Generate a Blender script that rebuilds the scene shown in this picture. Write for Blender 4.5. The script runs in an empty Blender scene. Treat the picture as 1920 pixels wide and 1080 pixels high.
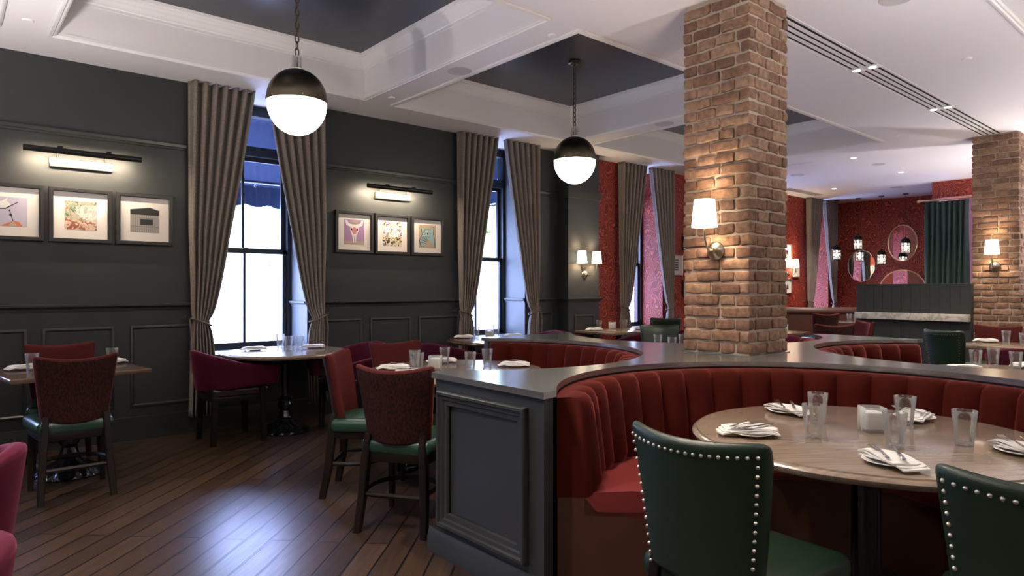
import bpy, bmesh, math, random
from mathutils import Vector, Matrix
random.seed(7)
PI = math.pi
S = bpy.context.scene
COL = S.collection

# ------------------------------------------------------------------ camera, sky, exposure
cam_d = bpy.data.cameras.new('camera'); cam = bpy.data.objects.new('camera', cam_d); COL.objects.link(cam)
cam.location = (0, 0, 1.33); cam.rotation_euler = (PI/2, 0, math.radians(-40.7))
cam_d.sensor_width = 36; cam_d.lens = 1247/1920*36; cam_d.clip_start = 0.05
S.camera = cam
S.view_settings.view_transform = 'Standard'; S.view_settings.look = 'None'
S.view_settings.gamma = 1; S.view_settings.use_curve_mapping = False
S.view_settings.exposure = 0.9
W = bpy.data.worlds.new('sky'); S.world = W; W.use_nodes = True
_wn = W.node_tree.nodes['Background']; _wn.inputs[0].default_value = (0.41, 0.52, 1.0, 1); _wn.inputs[1].default_value = 19.0
S.cycles.max_bounces = 10; S.cycles.diffuse_bounces = 4; S.cycles.glossy_bounces = 4
S.cycles.transmission_bounces = 8; S.cycles.transparent_max_bounces = 12
S.cycles.sample_clamp_indirect = 6; S.cycles.blur_glossy = 0.5
S.cycles.caustics_reflective = False; S.cycles.caustics_refractive = False
WIN_X = [-0.62, 2.39, 5.41, 8.39, 11.40, 14.39]     # centre of every window of the long wall
for wx in WIN_X:                                       # sky portals set in the window openings
    ld = bpy.data.lights.new('window_portal', 'AREA'); ld.shape = 'RECTANGLE'; ld.size = 0.96; ld.size_y = 2.4
    ld.cycles.is_portal = True
    lo = bpy.data.objects.new('window_portal', ld); COL.objects.link(lo)
    lo.location = (wx, 7.13, 1.92); lo.rotation_euler = (-PI/2, 0, 0)

# ------------------------------------------------------------------ materials
def newmat(name):
    m = bpy.data.materials.new(name); m.use_nodes = True
    return m, m.node_tree.nodes, m.node_tree.links, m.node_tree.nodes['Principled BSDF']
def simple(name, col, rough=0.5, metal=0.0, bump=0, bscale=200, sheen=0, var=0, coat=0, vscale=6, spec=None):
    m, n, l, p = newmat(name)
    p.inputs['Base Color'].default_value = (*col, 1); p.inputs['Roughness'].default_value = rough
    p.inputs['Metallic'].default_value = metal
    if spec is not None: p.inputs['Specular IOR Level'].default_value = spec
    if sheen:
        p.inputs['Sheen Weight'].default_value = sheen; p.inputs['Sheen Roughness'].default_value = 0.3
        p.inputs['Sheen Tint'].default_value = (*[min(1, 0.75*c/max(col)+0.12) for c in col], 1)
    if coat: p.inputs['Coat Weight'].default_value = coat; p.inputs['Coat Roughness'].default_value = 0.12
    tc = n.new('ShaderNodeTexCoord')
    if var:
        t = n.new('ShaderNodeTexNoise'); t.inputs['Scale'].default_value = vscale; t.inputs['Detail'].default_value = 4
        l.new(tc.outputs['Object'], t.inputs['Vector'])
        mx = n.new('ShaderNodeMix'); mx.data_type = 'RGBA'
        mx.inputs[6].default_value = (*[c*(1-var) for c in col], 1); mx.inputs[7].default_value = (*[min(1, c*(1+var)) for c in col], 1)
        l.new(t.outputs['Fac'], mx.inputs[0]); l.new(mx.outputs[2], p.inputs['Base Color'])
    if bump:
        t = n.new('ShaderNodeTexNoise'); t.inputs['Scale'].default_value = bscale; t.inputs['Detail'].default_value = 3
        l.new(tc.outputs['Object'], t.inputs['Vector'])
        b = n.new('ShaderNodeBump'); b.inputs['Strength'].default_value = bump; b.inputs['Distance'].default_value = 0.003
        l.new(t.outputs['Fac'], b.inputs['Height']); l.new(b.outputs[0], p.inputs['Normal'])
    return m
def emit(name, col, s):
    m, n, l, p = newmat(name)
    p.inputs['Base Color'].default_value = (*col, 1); p.inputs['Emission Color'].default_value = (*col, 1)
    p.inputs['Emission Strength'].default_value = s; p.inputs['Roughness'].default_value = 0.4
    return m

WALLC = (0.027, 0.030, 0.030)
M = {}
M['wall'] = simple('charcoal_wall_paint', WALLC, 0.5, var=0.1)
M['panelpaint'] = simple('charcoal_panel_paint', (0.030, 0.033, 0.032), 0.34, var=0.06)
M['ceil'] = simple('white_ceiling_paint', (0.79, 0.755, 0.765), 0.7)
M['trimwhite'] = simple('white_trim_paint', (0.80, 0.775, 0.77), 0.45)
M['coffer'] = simple('charcoal_coffer_paint', (0.026, 0.030, 0.042), 0.28)
M['beige'] = simple('rear_wall_paint', (0.30, 0.27, 0.25), 0.7)
M['steel'] = None
M['darkwood'] = simple('dark_stained_wood', (0.009, 0.006, 0.005), 0.40, var=0.4, vscale=14, spec=0.25)
M['iron'] = simple('black_cast_iron', (0.05, 0.05, 0.06), 0.18, metal=0.9)
M['greenvinyl'] = simple('green_vinyl', (0.013, 0.044, 0.030), 0.27, bump=0.15, bscale=400)
M['greenleather'] = simple('dark_green_leather', (0.006, 0.021, 0.010), 0.36, bump=0.25, bscale=350, var=0.2)
M['purplevinyl'] = simple('aubergine_vinyl', (0.035, 0.016, 0.024), 0.25, bump=0.1)
M['velvet'] = simple('crimson_velvet', (0.055, 0.005, 0.0025), 0.8, sheen=0.5, var=0.25, vscale=9, spec=0.1)
M['wine'] = simple('wine_velvet', (0.065, 0.007, 0.019), 0.8, sheen=0.3, var=0.3, vscale=9, spec=0.1)
M['rose'] = simple('rose_velvet', (0.070, 0.012, 0.012), 0.8, sheen=0.22, var=0.22, vscale=9, spec=0.1)
M['burgundy'] = simple('burgundy_leather', (0.20, 0.030, 0.030), 0.30, bump=0.2, bscale=300)
M['brownleather'] = simple('brown_leather', (0.075, 0.028, 0.016), 0.38, bump=0.25, bscale=300, var=0.15)
M['nickel'] = simple('aged_nickel', (0.42, 0.38, 0.30), 0.28, metal=1.0, var=0.15)
M['bronze'] = simple('dark_bronze', (0.13, 0.11, 0.075), 0.34, metal=1.0)
M['satin'] = simple('satin_nickel', (0.70, 0.67, 0.62), 0.3, metal=1.0)
M['black'] = simple('black_metal', (0.012, 0.012, 0.012), 0.35, metal=0.3)
M['blackframe'] = simple('black_frame_paint', (0.016, 0.016, 0.016), 0.4)
M['mat'] = simple('picture_mat_board', (0.78, 0.73, 0.69), 0.75)
M['cord'] = simple('taupe_cord', (0.12, 0.10, 0.085), 0.8, bump=0.8, bscale=150)
M['napkin'] = simple('white_linen', (0.83, 0.81, 0.78), 0.85, bump=0.35, bscale=900)
M['plate'] = simple('white_china', (0.82, 0.81, 0.79), 0.15)
M['cutlery'] = simple('polished_steel', (0.62, 0.61, 0.60), 0.16, metal=1.0)
M['marble'] = None
M['mirror'] = simple('mirror_silver', (0.88, 0.88, 0.88), 0.02, metal=1.0)
M['gold'] = simple('pale_gold', (0.60, 0.46, 0.28), 0.3, metal=1.0)
M['greycloth'] = None
M['darkcurtain'] = simple('bottle_green_curtain_cloth', (0.012, 0.030, 0.026), 0.85, sheen=0.3)
M['slot'] = simple('black_slot', (0.006, 0.006, 0.006), 0.8)
M['grille'] = simple('speaker_grille', (0.55, 0.52, 0.52), 0.7)
M['wax'] = simple('white_wax', (0.86, 0.85, 0.83), 0.5)
M['winframe'] = simple('dark_window_paint', (0.022, 0.028, 0.036), 0.35)
M['reveal'] = simple('grey_reveal_paint', (0.10, 0.115, 0.125), 0.45)
M['awning'] = simple('navy_awning_canvas', (0.012, 0.032, 0.105), 0.8)
M['white_tube'] = simple('white_tube', (0.8, 0.8, 0.8), 0.4)
M['mortar'] = simple('mortar', (0.42, 0.35, 0.28), 0.95, bump=0.7, bscale=90, var=0.2)
M['stone'] = None
M['pavement'] = simple('pavement', (0.72, 0.70, 0.66), 0.9)
M['leaf'] = simple('hedge_leaves', (0.50, 0.62, 0.28), 0.8, var=0.3)
M['shiplap'] = simple('charcoal_boarding', (0.030, 0.034, 0.034), 0.5, var=0.1)
M['opal'] = emit('opal_glass', (1.0, 0.90, 0.76), 9.0)
M['shade'] = emit('lit_lamp_shade', (1.0, 0.84, 0.62), 3.0)
M['bulb'] = emit('lit_bulb', (1.0, 0.88, 0.70), 8)
M['led'] = emit('led_lens', (1.0, 0.93, 0.82), 14)
M['strip'] = emit('picture_light_tube', (1.0, 0.80, 0.56), 12)

def glassmat(name='clear_tumbler_glass', milky=0.25, edge=0.38, floor_=0.012):
    m, n, l, p = newmat(name); n.remove(p); o = n['Material Output']
    t = n.new('ShaderNodeBsdfTransparent'); t.inputs[0].default_value = (0.99, 0.995, 0.995, 1)
    g = n.new('ShaderNodeBsdfGlossy'); g.inputs['Roughness'].default_value = 0.06
    d = n.new('ShaderNodeBsdfTranslucent'); d.inputs[0].default_value = (0.9, 0.92, 0.92, 1)
    d2 = n.new('ShaderNodeBsdfDiffuse'); d2.inputs[0].default_value = (0.9, 0.92, 0.92, 1)
    dd = n.new('ShaderNodeMixShader'); l.new(d.outputs[0], dd.inputs[1]); l.new(d2.outputs[0], dd.inputs[2])
    a_ = n.new('ShaderNodeMixShader'); a_.inputs[0].default_value = milky; l.new(g.outputs[0], a_.inputs[1]); l.new(dd.outputs[0], a_.inputs[2])
    f = n.new('ShaderNodeLayerWeight'); f.inputs['Blend'].default_value = edge
    r = n.new('ShaderNodeMapRange'); r.inputs[3].default_value = 0.02+floor_; r.inputs[4].default_value = 0.80; l.new(f.outputs['Fresnel'], r.inputs[0])
    x = n.new('ShaderNodeMixShader'); l.new(r.outputs[0], x.inputs[0]); l.new(t.outputs[0], x.inputs[1]); l.new(a_.outputs[0], x.inputs[2]); l.new(x.outputs[0], o.inputs['Surface'])
    return m
M['glass'] = glassmat()
M['frosted'] = glassmat('frosted_cube_glass', 0.75, 0.2, 0.22)
def panemat(name='window_pane_glass', fac=0.05):
    m, n, l, p = newmat(name)
    n.remove(p); o = n['Material Output']
    t = n.new('ShaderNodeBsdfTransparent'); g = n.new('ShaderNodeBsdfGlossy'); g.inputs['Roughness'].default_value = 0.02
    mx = n.new('ShaderNodeMixShader'); mx.inputs[0].default_value = fac
    l.new(t.outputs[0], mx.inputs[1]); l.new(g.outputs[0], mx.inputs[2]); l.new(mx.outputs[0], o.inputs['Surface'])
    return m
M['pane'] = panemat()
M['glazing'] = panemat('picture_glazing', 0.018)
def seededmat():
    m, n, l, p = newmat('glowing_seeded_glass'); o = n['Material Output']
    p.inputs['Emission Color'].default_value = (1, 0.93, 0.82, 1); p.inputs['Emission Strength'].default_value = 0.14
    t = n.new('ShaderNodeBsdfTransparent'); x = n.new('ShaderNodeMixShader'); x.inputs[0].default_value = 0.16
    l.new(t.outputs[0], x.inputs[1]); l.new(p.outputs[0], x.inputs[2]); l.new(x.outputs[0], o.inputs['Surface'])
    return m
M['seeded'] = seededmat()

def steelmat():
    m, n, l, p = newmat('brushed_zinc_counter')
    p.inputs['Roughness'].default_value = 0.20
    p.inputs['Base Color'].default_value = (0.33, 0.335, 0.33, 1); p.inputs['Metallic'].default_value = 0.75
    return m
M['steel'] = steelmat()

def woodmat(name, c1, c2, rough, scale=(2, 30, 30), coat=0.0):
    m, n, l, p = newmat(name)
    tc = n.new('ShaderNodeTexCoord'); mp = n.new('ShaderNodeMapping'); mp.inputs['Scale'].default_value = scale
    t = n.new('ShaderNodeTexNoise'); t.inputs['Scale'].default_value = 1.3; t.inputs['Detail'].default_value = 8; t.inputs['Distortion'].default_value = 0.6
    l.new(tc.outputs['Object'], mp.inputs[0]); l.new(mp.outputs[0], t.inputs['Vector'])
    cr = n.new('ShaderNodeValToRGB'); cr.color_ramp.elements[0].position = 0.3; cr.color_ramp.elements[1].position = 0.72
    cr.color_ramp.elements[0].color = (*c1, 1); cr.color_ramp.elements[1].color = (*c2, 1)
    l.new(t.outputs['Fac'], cr.inputs[0]); l.new(cr.outputs[0], p.inputs['Base Color'])
    p.inputs['Roughness'].default_value = rough
    if coat: p.inputs['Coat Weight'].default_value = coat; p.inputs['Coat Roughness'].default_value = 0.1
    return m
M['tabletop'] = woodmat('grey_brown_oak_top', (0.185, 0.135, 0.095), (0.30, 0.225, 0.162), 0.24, (3, 40, 8), 0.5)
M['tabledark'] = woodmat('dark_oak_top', (0.07, 0.042, 0.028), (0.16, 0.10, 0.065), 0.24, (3, 34, 8), 0.2)

def floormat():
    m, n, l, p = newmat('oak_plank_floor')
    tc = n.new('ShaderNodeTexCoord'); mp = n.new('ShaderNodeMapping'); mp.inputs['Rotation'].default_value = (0, 0, math.radians(-45))
    l.new(tc.outputs['Object'], mp.inputs[0])
    br = n.new('ShaderNodeTexBrick'); br.offset = 0.37; br.inputs['Scale'].default_value = 1
    br.inputs['Brick Width'].default_value = 1.7; br.inputs['Row Height'].default_value = 0.128; br.inputs['Mortar Size'].default_value = 0.0065
    br.inputs['Mortar Smooth'].default_value = 0.3
    br.inputs['Color1'].default_value = (0.15, 0.15, 0.15, 1); br.inputs['Color2'].default_value = (0.85, 0.85, 0.85, 1); br.inputs['Mortar'].default_value = (0, 0, 0, 1)
    l.new(mp.outputs[0], br.inputs['Vector'])
    gm = n.new('ShaderNodeMapping'); gm.inputs['Scale'].default_value = (2.2, 46, 1); l.new(mp.outputs[0], gm.inputs[0])
    off = n.new('ShaderNodeVectorMath'); off.operation = 'ADD'; l.new(gm.outputs[0], off.inputs[0])
    sc = n.new('ShaderNodeVectorMath'); sc.operation = 'SCALE'; sc.inputs['Scale'].default_value = 9; l.new(br.outputs['Color'], sc.inputs[0]); l.new(sc.outputs[0], off.inputs[1])
    g = n.new('ShaderNodeTexNoise'); g.inputs['Scale'].default_value = 1.5; g.inputs['Detail'].default_value = 6; g.inputs['Distortion'].default_value = 0.7
    l.new(off.outputs[0], g.inputs['Vector'])
    cr = n.new('ShaderNodeValToRGB'); e = cr.color_ramp.elements
    e[0].position = 0.25; e[0].color = (0.026, 0.014, 0.009, 1); e[1].position = 0.8; e[1].color = (0.075, 0.044, 0.027, 1)
    l.new(g.outputs['Fac'], cr.inputs[0])
    tone = n.new('ShaderNodeMix'); tone.data_type = 'RGBA'; tone.blend_type = 'MULTIPLY'; tone.inputs[0].default_value = 0.85
    rr = n.new('ShaderNodeMapRange'); rr.inputs[3].default_value = 0.35; rr.inputs[4].default_value = 1.45; l.new(br.outputs['Color'], rr.inputs[0])
    l.new(cr.outputs[0], tone.inputs[6]); l.new(rr.outputs[0], tone.inputs[7])
    gap = n.new('ShaderNodeMix'); gap.data_type = 'RGBA'; l.new(br.outputs['Fac'], gap.inputs[0]); l.new(tone.outputs[2], gap.inputs[6]); gap.inputs[7].default_value = (0.006, 0.004, 0.003, 1)
    l.new(gap.outputs[2], p.inputs['Base Color'])
    r = n.new('ShaderNodeMapRange'); r.inputs[3].default_value = 0.36; r.inputs[4].default_value = 0.25; l.new(g.outputs['Fac'], r.inputs[0]); l.new(r.outputs[0], p.inputs['Roughness'])
    hm = n.new('ShaderNodeMath'); hm.operation = 'MULTIPLY_ADD'; hm.inputs[1].default_value = -6.0; l.new(br.outputs['Fac'], hm.inputs[0]); l.new(g.outputs['Fac'], hm.inputs[2])
    b = n.new('ShaderNodeBump'); b.inputs['Strength'].default_value = 0.5; b.inputs['Distance'].default_value = 0.0006
    l.new(hm.outputs[0], b.inputs['Height']); l.new(b.outputs[0], p.inputs['Normal'])
    return m
M['floor'] = floormat()

def brickmat():
    m, n, l, p = newmat('old_brick')
    geo = n.new('ShaderNodeNewGeometry'); tc = n.new('ShaderNodeTexCoord')
    cr = n.new('ShaderNodeValToRGB'); e = cr.color_ramp.elements
    e[0].position = 0; e[0].color = (0.17, 0.092, 0.062, 1); e[1].position = 1; e[1].color = (0.34, 0.215, 0.145, 1)
    x = cr.color_ramp.elements.new(0.5); x.color = (0.26, 0.148, 0.095, 1)
    l.new(geo.outputs['Random Per Island'], cr.inputs[0])
    t = n.new('ShaderNodeTexNoise'); t.inputs['Scale'].default_value = 28; t.inputs['Detail'].default_value = 8; l.new(tc.outputs['Object'], t.inputs['Vector'])
    rr = n.new('ShaderNodeMapRange'); rr.inputs[1].default_value = 0.3; rr.inputs[2].default_value = 0.7; rr.inputs[3].default_value = 0.5; rr.inputs[4].default_value = 1.25; l.new(t.outputs['Fac'], rr.inputs[0])
    mx = n.new('ShaderNodeMix'); mx.data_type = 'RGBA'; mx.blend_type = 'MULTIPLY'; mx.inputs[0].default_value = 0.85
    l.new(cr.outputs[0], mx.inputs[6]); l.new(rr.outputs[0], mx.inputs[7]); l.new(mx.outputs[2], p.inputs['Base Color'])
    p.inputs['Roughness'].default_value = 0.9
    b = n.new('ShaderNodeBump'); b.inputs['Strength'].default_value = 0.9; b.inputs['Distance'].default_value = 0.006
    l.new(t.outputs['Fac'], b.inputs['Height']); l.new(b.outputs[0], p.inputs['Normal'])
    return m
M['brick'] = brickmat()

def papermat():
    m, n, l, p = newmat('red_paisley_wallpaper')
    tc = n.new('ShaderNodeTexCoord')
    t = n.new('ShaderNodeTexNoise'); t.inputs['Scale'].default_value = 3.2; t.inputs['Detail'].default_value = 1.5; l.new(tc.outputs['Object'], t.inputs['Vector'])
    sc = n.new('ShaderNodeVectorMath'); sc.operation = 'SCALE'; sc.inputs['Scale'].default_value = 0.42; l.new(t.outputs['Color'], sc.inputs[0])
    ad = n.new('ShaderNodeVectorMath'); ad.operation = 'ADD'; l.new(tc.outputs['Object'], ad.inputs[0]); l.new(sc.outputs[0], ad.inputs[1])
    mp = n.new('ShaderNodeMapping'); mp.inputs['Scale'].default_value = (1, 1, 0.62); l.new(ad.outputs[0], mp.inputs[0])
    v = n.new('ShaderNodeTexVoronoi'); v.inputs['Scale'].default_value = 5.6; v.inputs['Randomness'].default_value = 0.75; l.new(mp.outputs[0], v.inputs['Vector'])
    w = n.new('ShaderNodeMath'); w.operation = 'MULTIPLY'; w.inputs[1].default_value = 44; l.new(v.outputs['Distance'], w.inputs[0])
    s = n.new('ShaderNodeMath'); s.operation = 'SINE'; l.new(w.outputs[0], s.inputs[0])
    r = n.new('ShaderNodeMapRange'); r.inputs[1].default_value = 0.25; r.inputs[2].default_value = 0.95; l.new(s.outputs[0], r.inputs[0])
    t2 = n.new('ShaderNodeTexNoise'); t2.inputs['Scale'].default_value = 38; t2.inputs['Detail'].default_value = 3; l.new(tc.outputs['Object'], t2.inputs['Vector'])
    r2 = n.new('ShaderNodeMapRange'); r2.inputs[1].default_value = 0.25; r2.inputs[2].default_value = 0.5; l.new(t2.outputs['Fac'], r2.inputs[0])
    mu = n.new('ShaderNodeMath'); mu.operation = 'MULTIPLY'; l.new(r.outputs[0], mu.inputs[0]); l.new(r2.outputs[0], mu.inputs[1])
    mx = n.new('ShaderNodeMix'); mx.data_type = 'RGBA'; l.new(mu.outputs[0], mx.inputs[0])
    mx.inputs[6].default_value = (0.16, 0.013, 0.012, 1); mx.inputs[7].default_value = (0.54, 0.092, 0.030, 1)
    l.new(mx.outputs[2], p.inputs['Base Color']); p.inputs['Roughness'].default_value = 0.6
    return m
M['paper'] = papermat()

def clothmat(name, c1, c2, s=260):
    m, n, l, p = newmat(name)
    tc = n.new('ShaderNodeTexCoord'); mp = n.new('ShaderNodeMapping'); mp.inputs['Scale'].default_value = (1, 1, 0.35); l.new(tc.outputs['Object'], mp.inputs[0])
    t = n.new('ShaderNodeTexNoise'); t.inputs['Scale'].default_value = s; t.inputs['Detail'].default_value = 2; l.new(mp.outputs[0], t.inputs['Vector'])
    r = n.new('ShaderNodeMapRange'); r.inputs[1].default_value = 0.35; r.inputs[2].default_value = 0.65; l.new(t.outputs['Fac'], r.inputs[0])
    mx = n.new('ShaderNodeMix'); mx.data_type = 'RGBA'; l.new(r.outputs[0], mx.inputs[0]); mx.inputs[6].default_value = (*c1, 1); mx.inputs[7].default_value = (*c2, 1)
    l.new(mx.outputs[2], p.inputs['Base Color']); p.inputs['Roughness'].default_value = 0.9; p.inputs['Specular IOR Level'].default_value = 0.2
    return m
M['greycloth'] = clothmat('taupe_curtain_cloth', (0.16, 0.138, 0.12), (0.285, 0.25, 0.215))
M['backcloth'] = clothmat('mottled_red_black_chenille', (0.008, 0.005, 0.005), (0.048, 0.010, 0.007), 140)

def marblemat():
    m, n, l, p = newmat('white_marble')
    tc = n.new('ShaderNodeTexCoord'); t = n.new('ShaderNodeTexNoise'); t.inputs['Scale'].default_value = 7; t.inputs['Detail'].default_value = 8; t.inputs['Distortion'].default_value = 2
    l.new(tc.outputs['Object'], t.inputs['Vector']); cr = n.new('ShaderNodeValToRGB'); e = cr.color_ramp.elements
    e[0].position = 0.44; e[0].color = (0.42, 0.40, 0.36, 1); e[1].position = 0.52; e[1].color = (0.62, 0.59, 0.55, 1)
    l.new(t.outputs['Fac'], cr.inputs[0]); l.new(cr.outputs[0], p.inputs['Base Color']); p.inputs['Roughness'].default_value = 0.3
    return m
M['marble'] = marblemat()
def stonemat():
    m, n, l, p = newmat('pale_stone_wall')
    tc = n.new('ShaderNodeTexCoord'); mp = n.new('ShaderNodeMapping'); mp.inputs['Rotation'].default_value = (PI/2, 0, 0); l.new(tc.outputs['Object'], mp.inputs[0])
    b = n.new('ShaderNodeTexBrick'); b.inputs['Scale'].default_value = 1; b.inputs['Brick Width'].default_value = 0.5; b.inputs['Row Height'].default_value = 0.22
    b.inputs['Color1'].default_value = (0.66, 0.64, 0.60, 1); b.inputs['Color2'].default_value = (0.74, 0.72, 0.68, 1); b.inputs['Mortar'].default_value = (0.55, 0.54, 0.52, 1)
    l.new(mp.outputs[0], b.inputs['Vector']); l.new(b.outputs['Color'], p.inputs['Base Color']); p.inputs['Roughness'].default_value = 0.95
    return m
M['stone'] = stonemat()
def artmat(name, cols, scale, dist=1.5):
    m, n, l, p = newmat(name)
    tc = n.new('ShaderNodeTexCoord'); t = n.new('ShaderNodeTexNoise'); t.inputs['Scale'].default_value = scale; t.inputs['Detail'].default_value = 3; t.inputs['Distortion'].default_value = dist
    l.new(tc.outputs['Object'], t.inputs['Vector']); cr = n.new('ShaderNodeValToRGB'); cr.color_ramp.interpolation = 'CONSTANT'
    k = len(cols); cr.color_ramp.elements[0].color = (*cols[0], 1); cr.color_ramp.elements[0].position = 0
    cr.color_ramp.elements[1].color = (*cols[-1], 1); cr.color_ramp.elements[1].position = 0.66
    for i in range(1, k-1):
        e = cr.color_ramp.elements.new(0.34+0.32*i/(k-1)); e.color = (*cols[i], 1)
    l.new(t.outputs['Fac'], cr.inputs[0]); l.new(cr.outputs[0], p.inputs['Base Color']); p.inputs['Roughness'].default_value = 0.5
    return m
M['art_floral'] = artmat('floral_print', [(0.03, 0.02, 0.03), (0.62, 0.50, 0.22), (0.75, 0.68, 0.55), (0.12, 0.03, 0.35), (0.7, 0.6, 0.62)], 26, 0.5)
M['art_land'] = artmat('landscape_print', [(0.10, 0.13, 0.09), (0.30, 0.32, 0.22), (0.45, 0.42, 0.33), (0.42, 0.13, 0.06), (0.24, 0.28, 0.24)], 16)
M['art_earth'] = artmat('landscape_earth_print', [(0.30, 0.10, 0.06), (0.62, 0.42, 0.32), (0.70, 0.55, 0.42), (0.22, 0.12, 0.2)], 20)
def flat(name, c): M[name] = simple(name, c, 0.6); return M[name]
for nm, c in {'ink_black': (0.015, 0.015, 0.015), 'ink_grey': (0.20, 0.19, 0.18), 'ink_white': (0.75, 0.74, 0.72), 'ink_lilac': (0.50, 0.46, 0.58), 'ink_orange': (0.60, 0.16, 0.06),
              'ink_mauve': (0.38, 0.22, 0.42), 'ink_pink': (0.65, 0.22, 0.24), 'ink_tan': (0.45, 0.34, 0.24), 'ink_teal': (0.30, 0.46, 0.48), 'ink_wood': (0.34, 0.32, 0.30)}.items(): flat(nm, c)

# ------------------------------------------------------------------ mesh helpers
class MB:
    def __init__(s): s.v = []; s.f = []; s.m = []; s.mi = 0
    def add(s, vs, fs):
        o = len(s.v); s.v += [tuple(v) for v in vs]
        for f in fs: s.f.append([i+o for i in f]); s.m.append(s.mi)
        return s
    def box(s, x0, x1, y0, y1, z0, z1):
        v = [(x, y, z) for z in (z0, z1) for y in (y0, y1) for x in (x0, x1)]
        return s.add(v, [(0, 2, 3, 1), (4, 5, 7, 6), (0, 1, 5, 4), (2, 6, 7, 3), (0, 4, 6, 2), (1, 3, 7, 5)])
    def rbox(s, c, hs, r, n=(2, 2, 2), fn=None, seg=2):
        def ticks(h, k):
            q = [-h] + [-h+r*(1-math.cos(PI/2*i/seg)) for i in range(1, seg)] + [-h+r]
            mid = [(-h+r)+(2*h-2*r)*i/k for i in range(1, k)]
            return q + mid + [-a for a in reversed(q)]
        T = [ticks(hs[i], n[i]) for i in range(3)]
        idx = {}; vs = []; fs = []
        def vid(i, j, k):
            key = (i, j, k)
            if key not in idx:
                p = Vector((T[0][i], T[1][j], T[2][k]))
                q = Vector([max(-(hs[a]-r), min(hs[a]-r, p[a])) for a in range(3)]); d = p-q
                if d.length > 1e-9:
                    # project box surface onto rounded surface
                    d = d.normalized()*r; p = q+d
                p = p+Vector(c)
                if fn: p = Vector(fn(p.x, p.y, p.z))
                idx[key] = len(vs); vs.append(p)
            return idx[key]
        N = [len(t)-1 for t in T]
        for i in range(N[0]):
            for j in range(N[1]):
                fs.append((vid(i, j, 0), vid(i, j+1, 0), vid(i+1, j+1, 0), vid(i+1, j, 0)))
                fs.append((vid(i, j, N[2]), vid(i+1, j, N[2]), vid(i+1, j+1, N[2]), vid(i, j+1, N[2])))
        for i in range(N[0]):
            for k in range(N[2]):
                fs.append((vid(i, 0, k), vid(i+1, 0, k), vid(i+1, 0, k+1), vid(i, 0, k+1)))
                fs.append((vid(i, N[1], k), vid(i, N[1], k+1), vid(i+1, N[1], k+1), vid(i+1, N[1], k)))
        for j in range(N[1]):
            for k in range(N[2]):
                fs.append((vid(0, j, k), vid(0, j, k+1), vid(0, j+1, k+1), vid(0, j+1, k)))
                fs.append((vid(N[0], j, k), vid(N[0], j+1, k), vid(N[0], j+1, k+1), vid(N[0], j, k+1)))
        return s.add(vs, fs)
    def loft(s, rings, closed=False, cap=True):
        n = len(rings[0]); vs = [p for r in rings for p in r]; fs = []
        R = len(rings)
        for i in range(R if closed else R-1):
            a = i*n; b = ((i+1) % R)*n
            for j in range(n):
                k = (j+1) % n; fs.append((a+j, a+k, b+k, b+j))
        if cap and not closed: fs.append(tuple(range(n-1, -1, -1))); fs.append(tuple((R-1)*n+j for j in range(n)))
        return s.add(vs, fs)
    def lathe(s, prof, n=28, c=(0, 0, 0), mod=None, closed=False):
        rings = []
        for r, z in prof:
            ring = []
            for j in range(n):
                a = 2*PI*j/n; rr = max(r, 1e-5)*(mod(a, r, z) if mod else 1); ring.append((c[0]+rr*math.cos(a), c[1]+rr*math.sin(a), c[2]+z))
            rings.append(ring)
        return s.loft(rings, closed=closed)
    def tube(s, path, r, n=8, flat=1.0):
        path = [Vector(p) for p in path]; rings = []
        up = Vector((0, 0, 1)); t0 = (path[1]-path[0]).normalized()
        if abs(t0.dot(up)) > 0.95: up = Vector((1, 0, 0))
        x = t0.cross(up).normalized()
        for i, p in enumerate(path):
            t = (path[min(i+1, len(path)-1)]-path[max(i-1, 0)]).normalized()
            x = (x-t*x.dot(t)).normalized(); y = t.cross(x)
            rr = r[i] if isinstance(r, (list, tuple)) else r
            rings.append([p+x*rr*math.cos(2*PI*j/n)+y*rr*flat*math.sin(2*PI*j/n) for j in range(n)])
        return s.loft(rings)
    def bar(s, pts):                                   # pts: (x, y, z, half width x, half depth y) - a squared post through horizontal sections
        rings = []
        for x, y, z, a, b in pts:
            e = 0.25*min(a, b)
            rings.append([(x-a+e, y-b, z), (x+a-e, y-b, z), (x+a, y-b+e, z), (x+a, y+b-e, z), (x+a-e, y+b, z), (x-a+e, y+b, z), (x-a, y+b-e, z), (x-a, y-b+e, z)])
        return s.loft(rings)
    def prism(s, poly, z0, z1, ch=0.0):
        n = len(poly); v = [(x, y, z0) for x, y in poly]+[(x, y, z1) for x, y in poly]
        return s.add(v, [tuple(range(n-1, -1, -1)), tuple(range(n, 2*n))]+[(i, (i+1) % n, n+(i+1) % n, n+i) for i in range(n)])
    def frame(s, P, u0, v0, u1, v1, prof):             # mitred moulding around a rectangle; prof: (inset, height)
        rings = []
        for ins, h in prof:
            rings.append([P(u0+ins, v0+ins, h), P(u1-ins, v0+ins, h), P(u1-ins, v1-ins, h), P(u0+ins, v1-ins, h)])
        return s.loft(rings, closed=True)
    def xf(s, mat, start=0):
        for i in range(start, len(s.v)): s.v[i] = tuple(mat @ Vector(s.v[i]))
        return s
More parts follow.
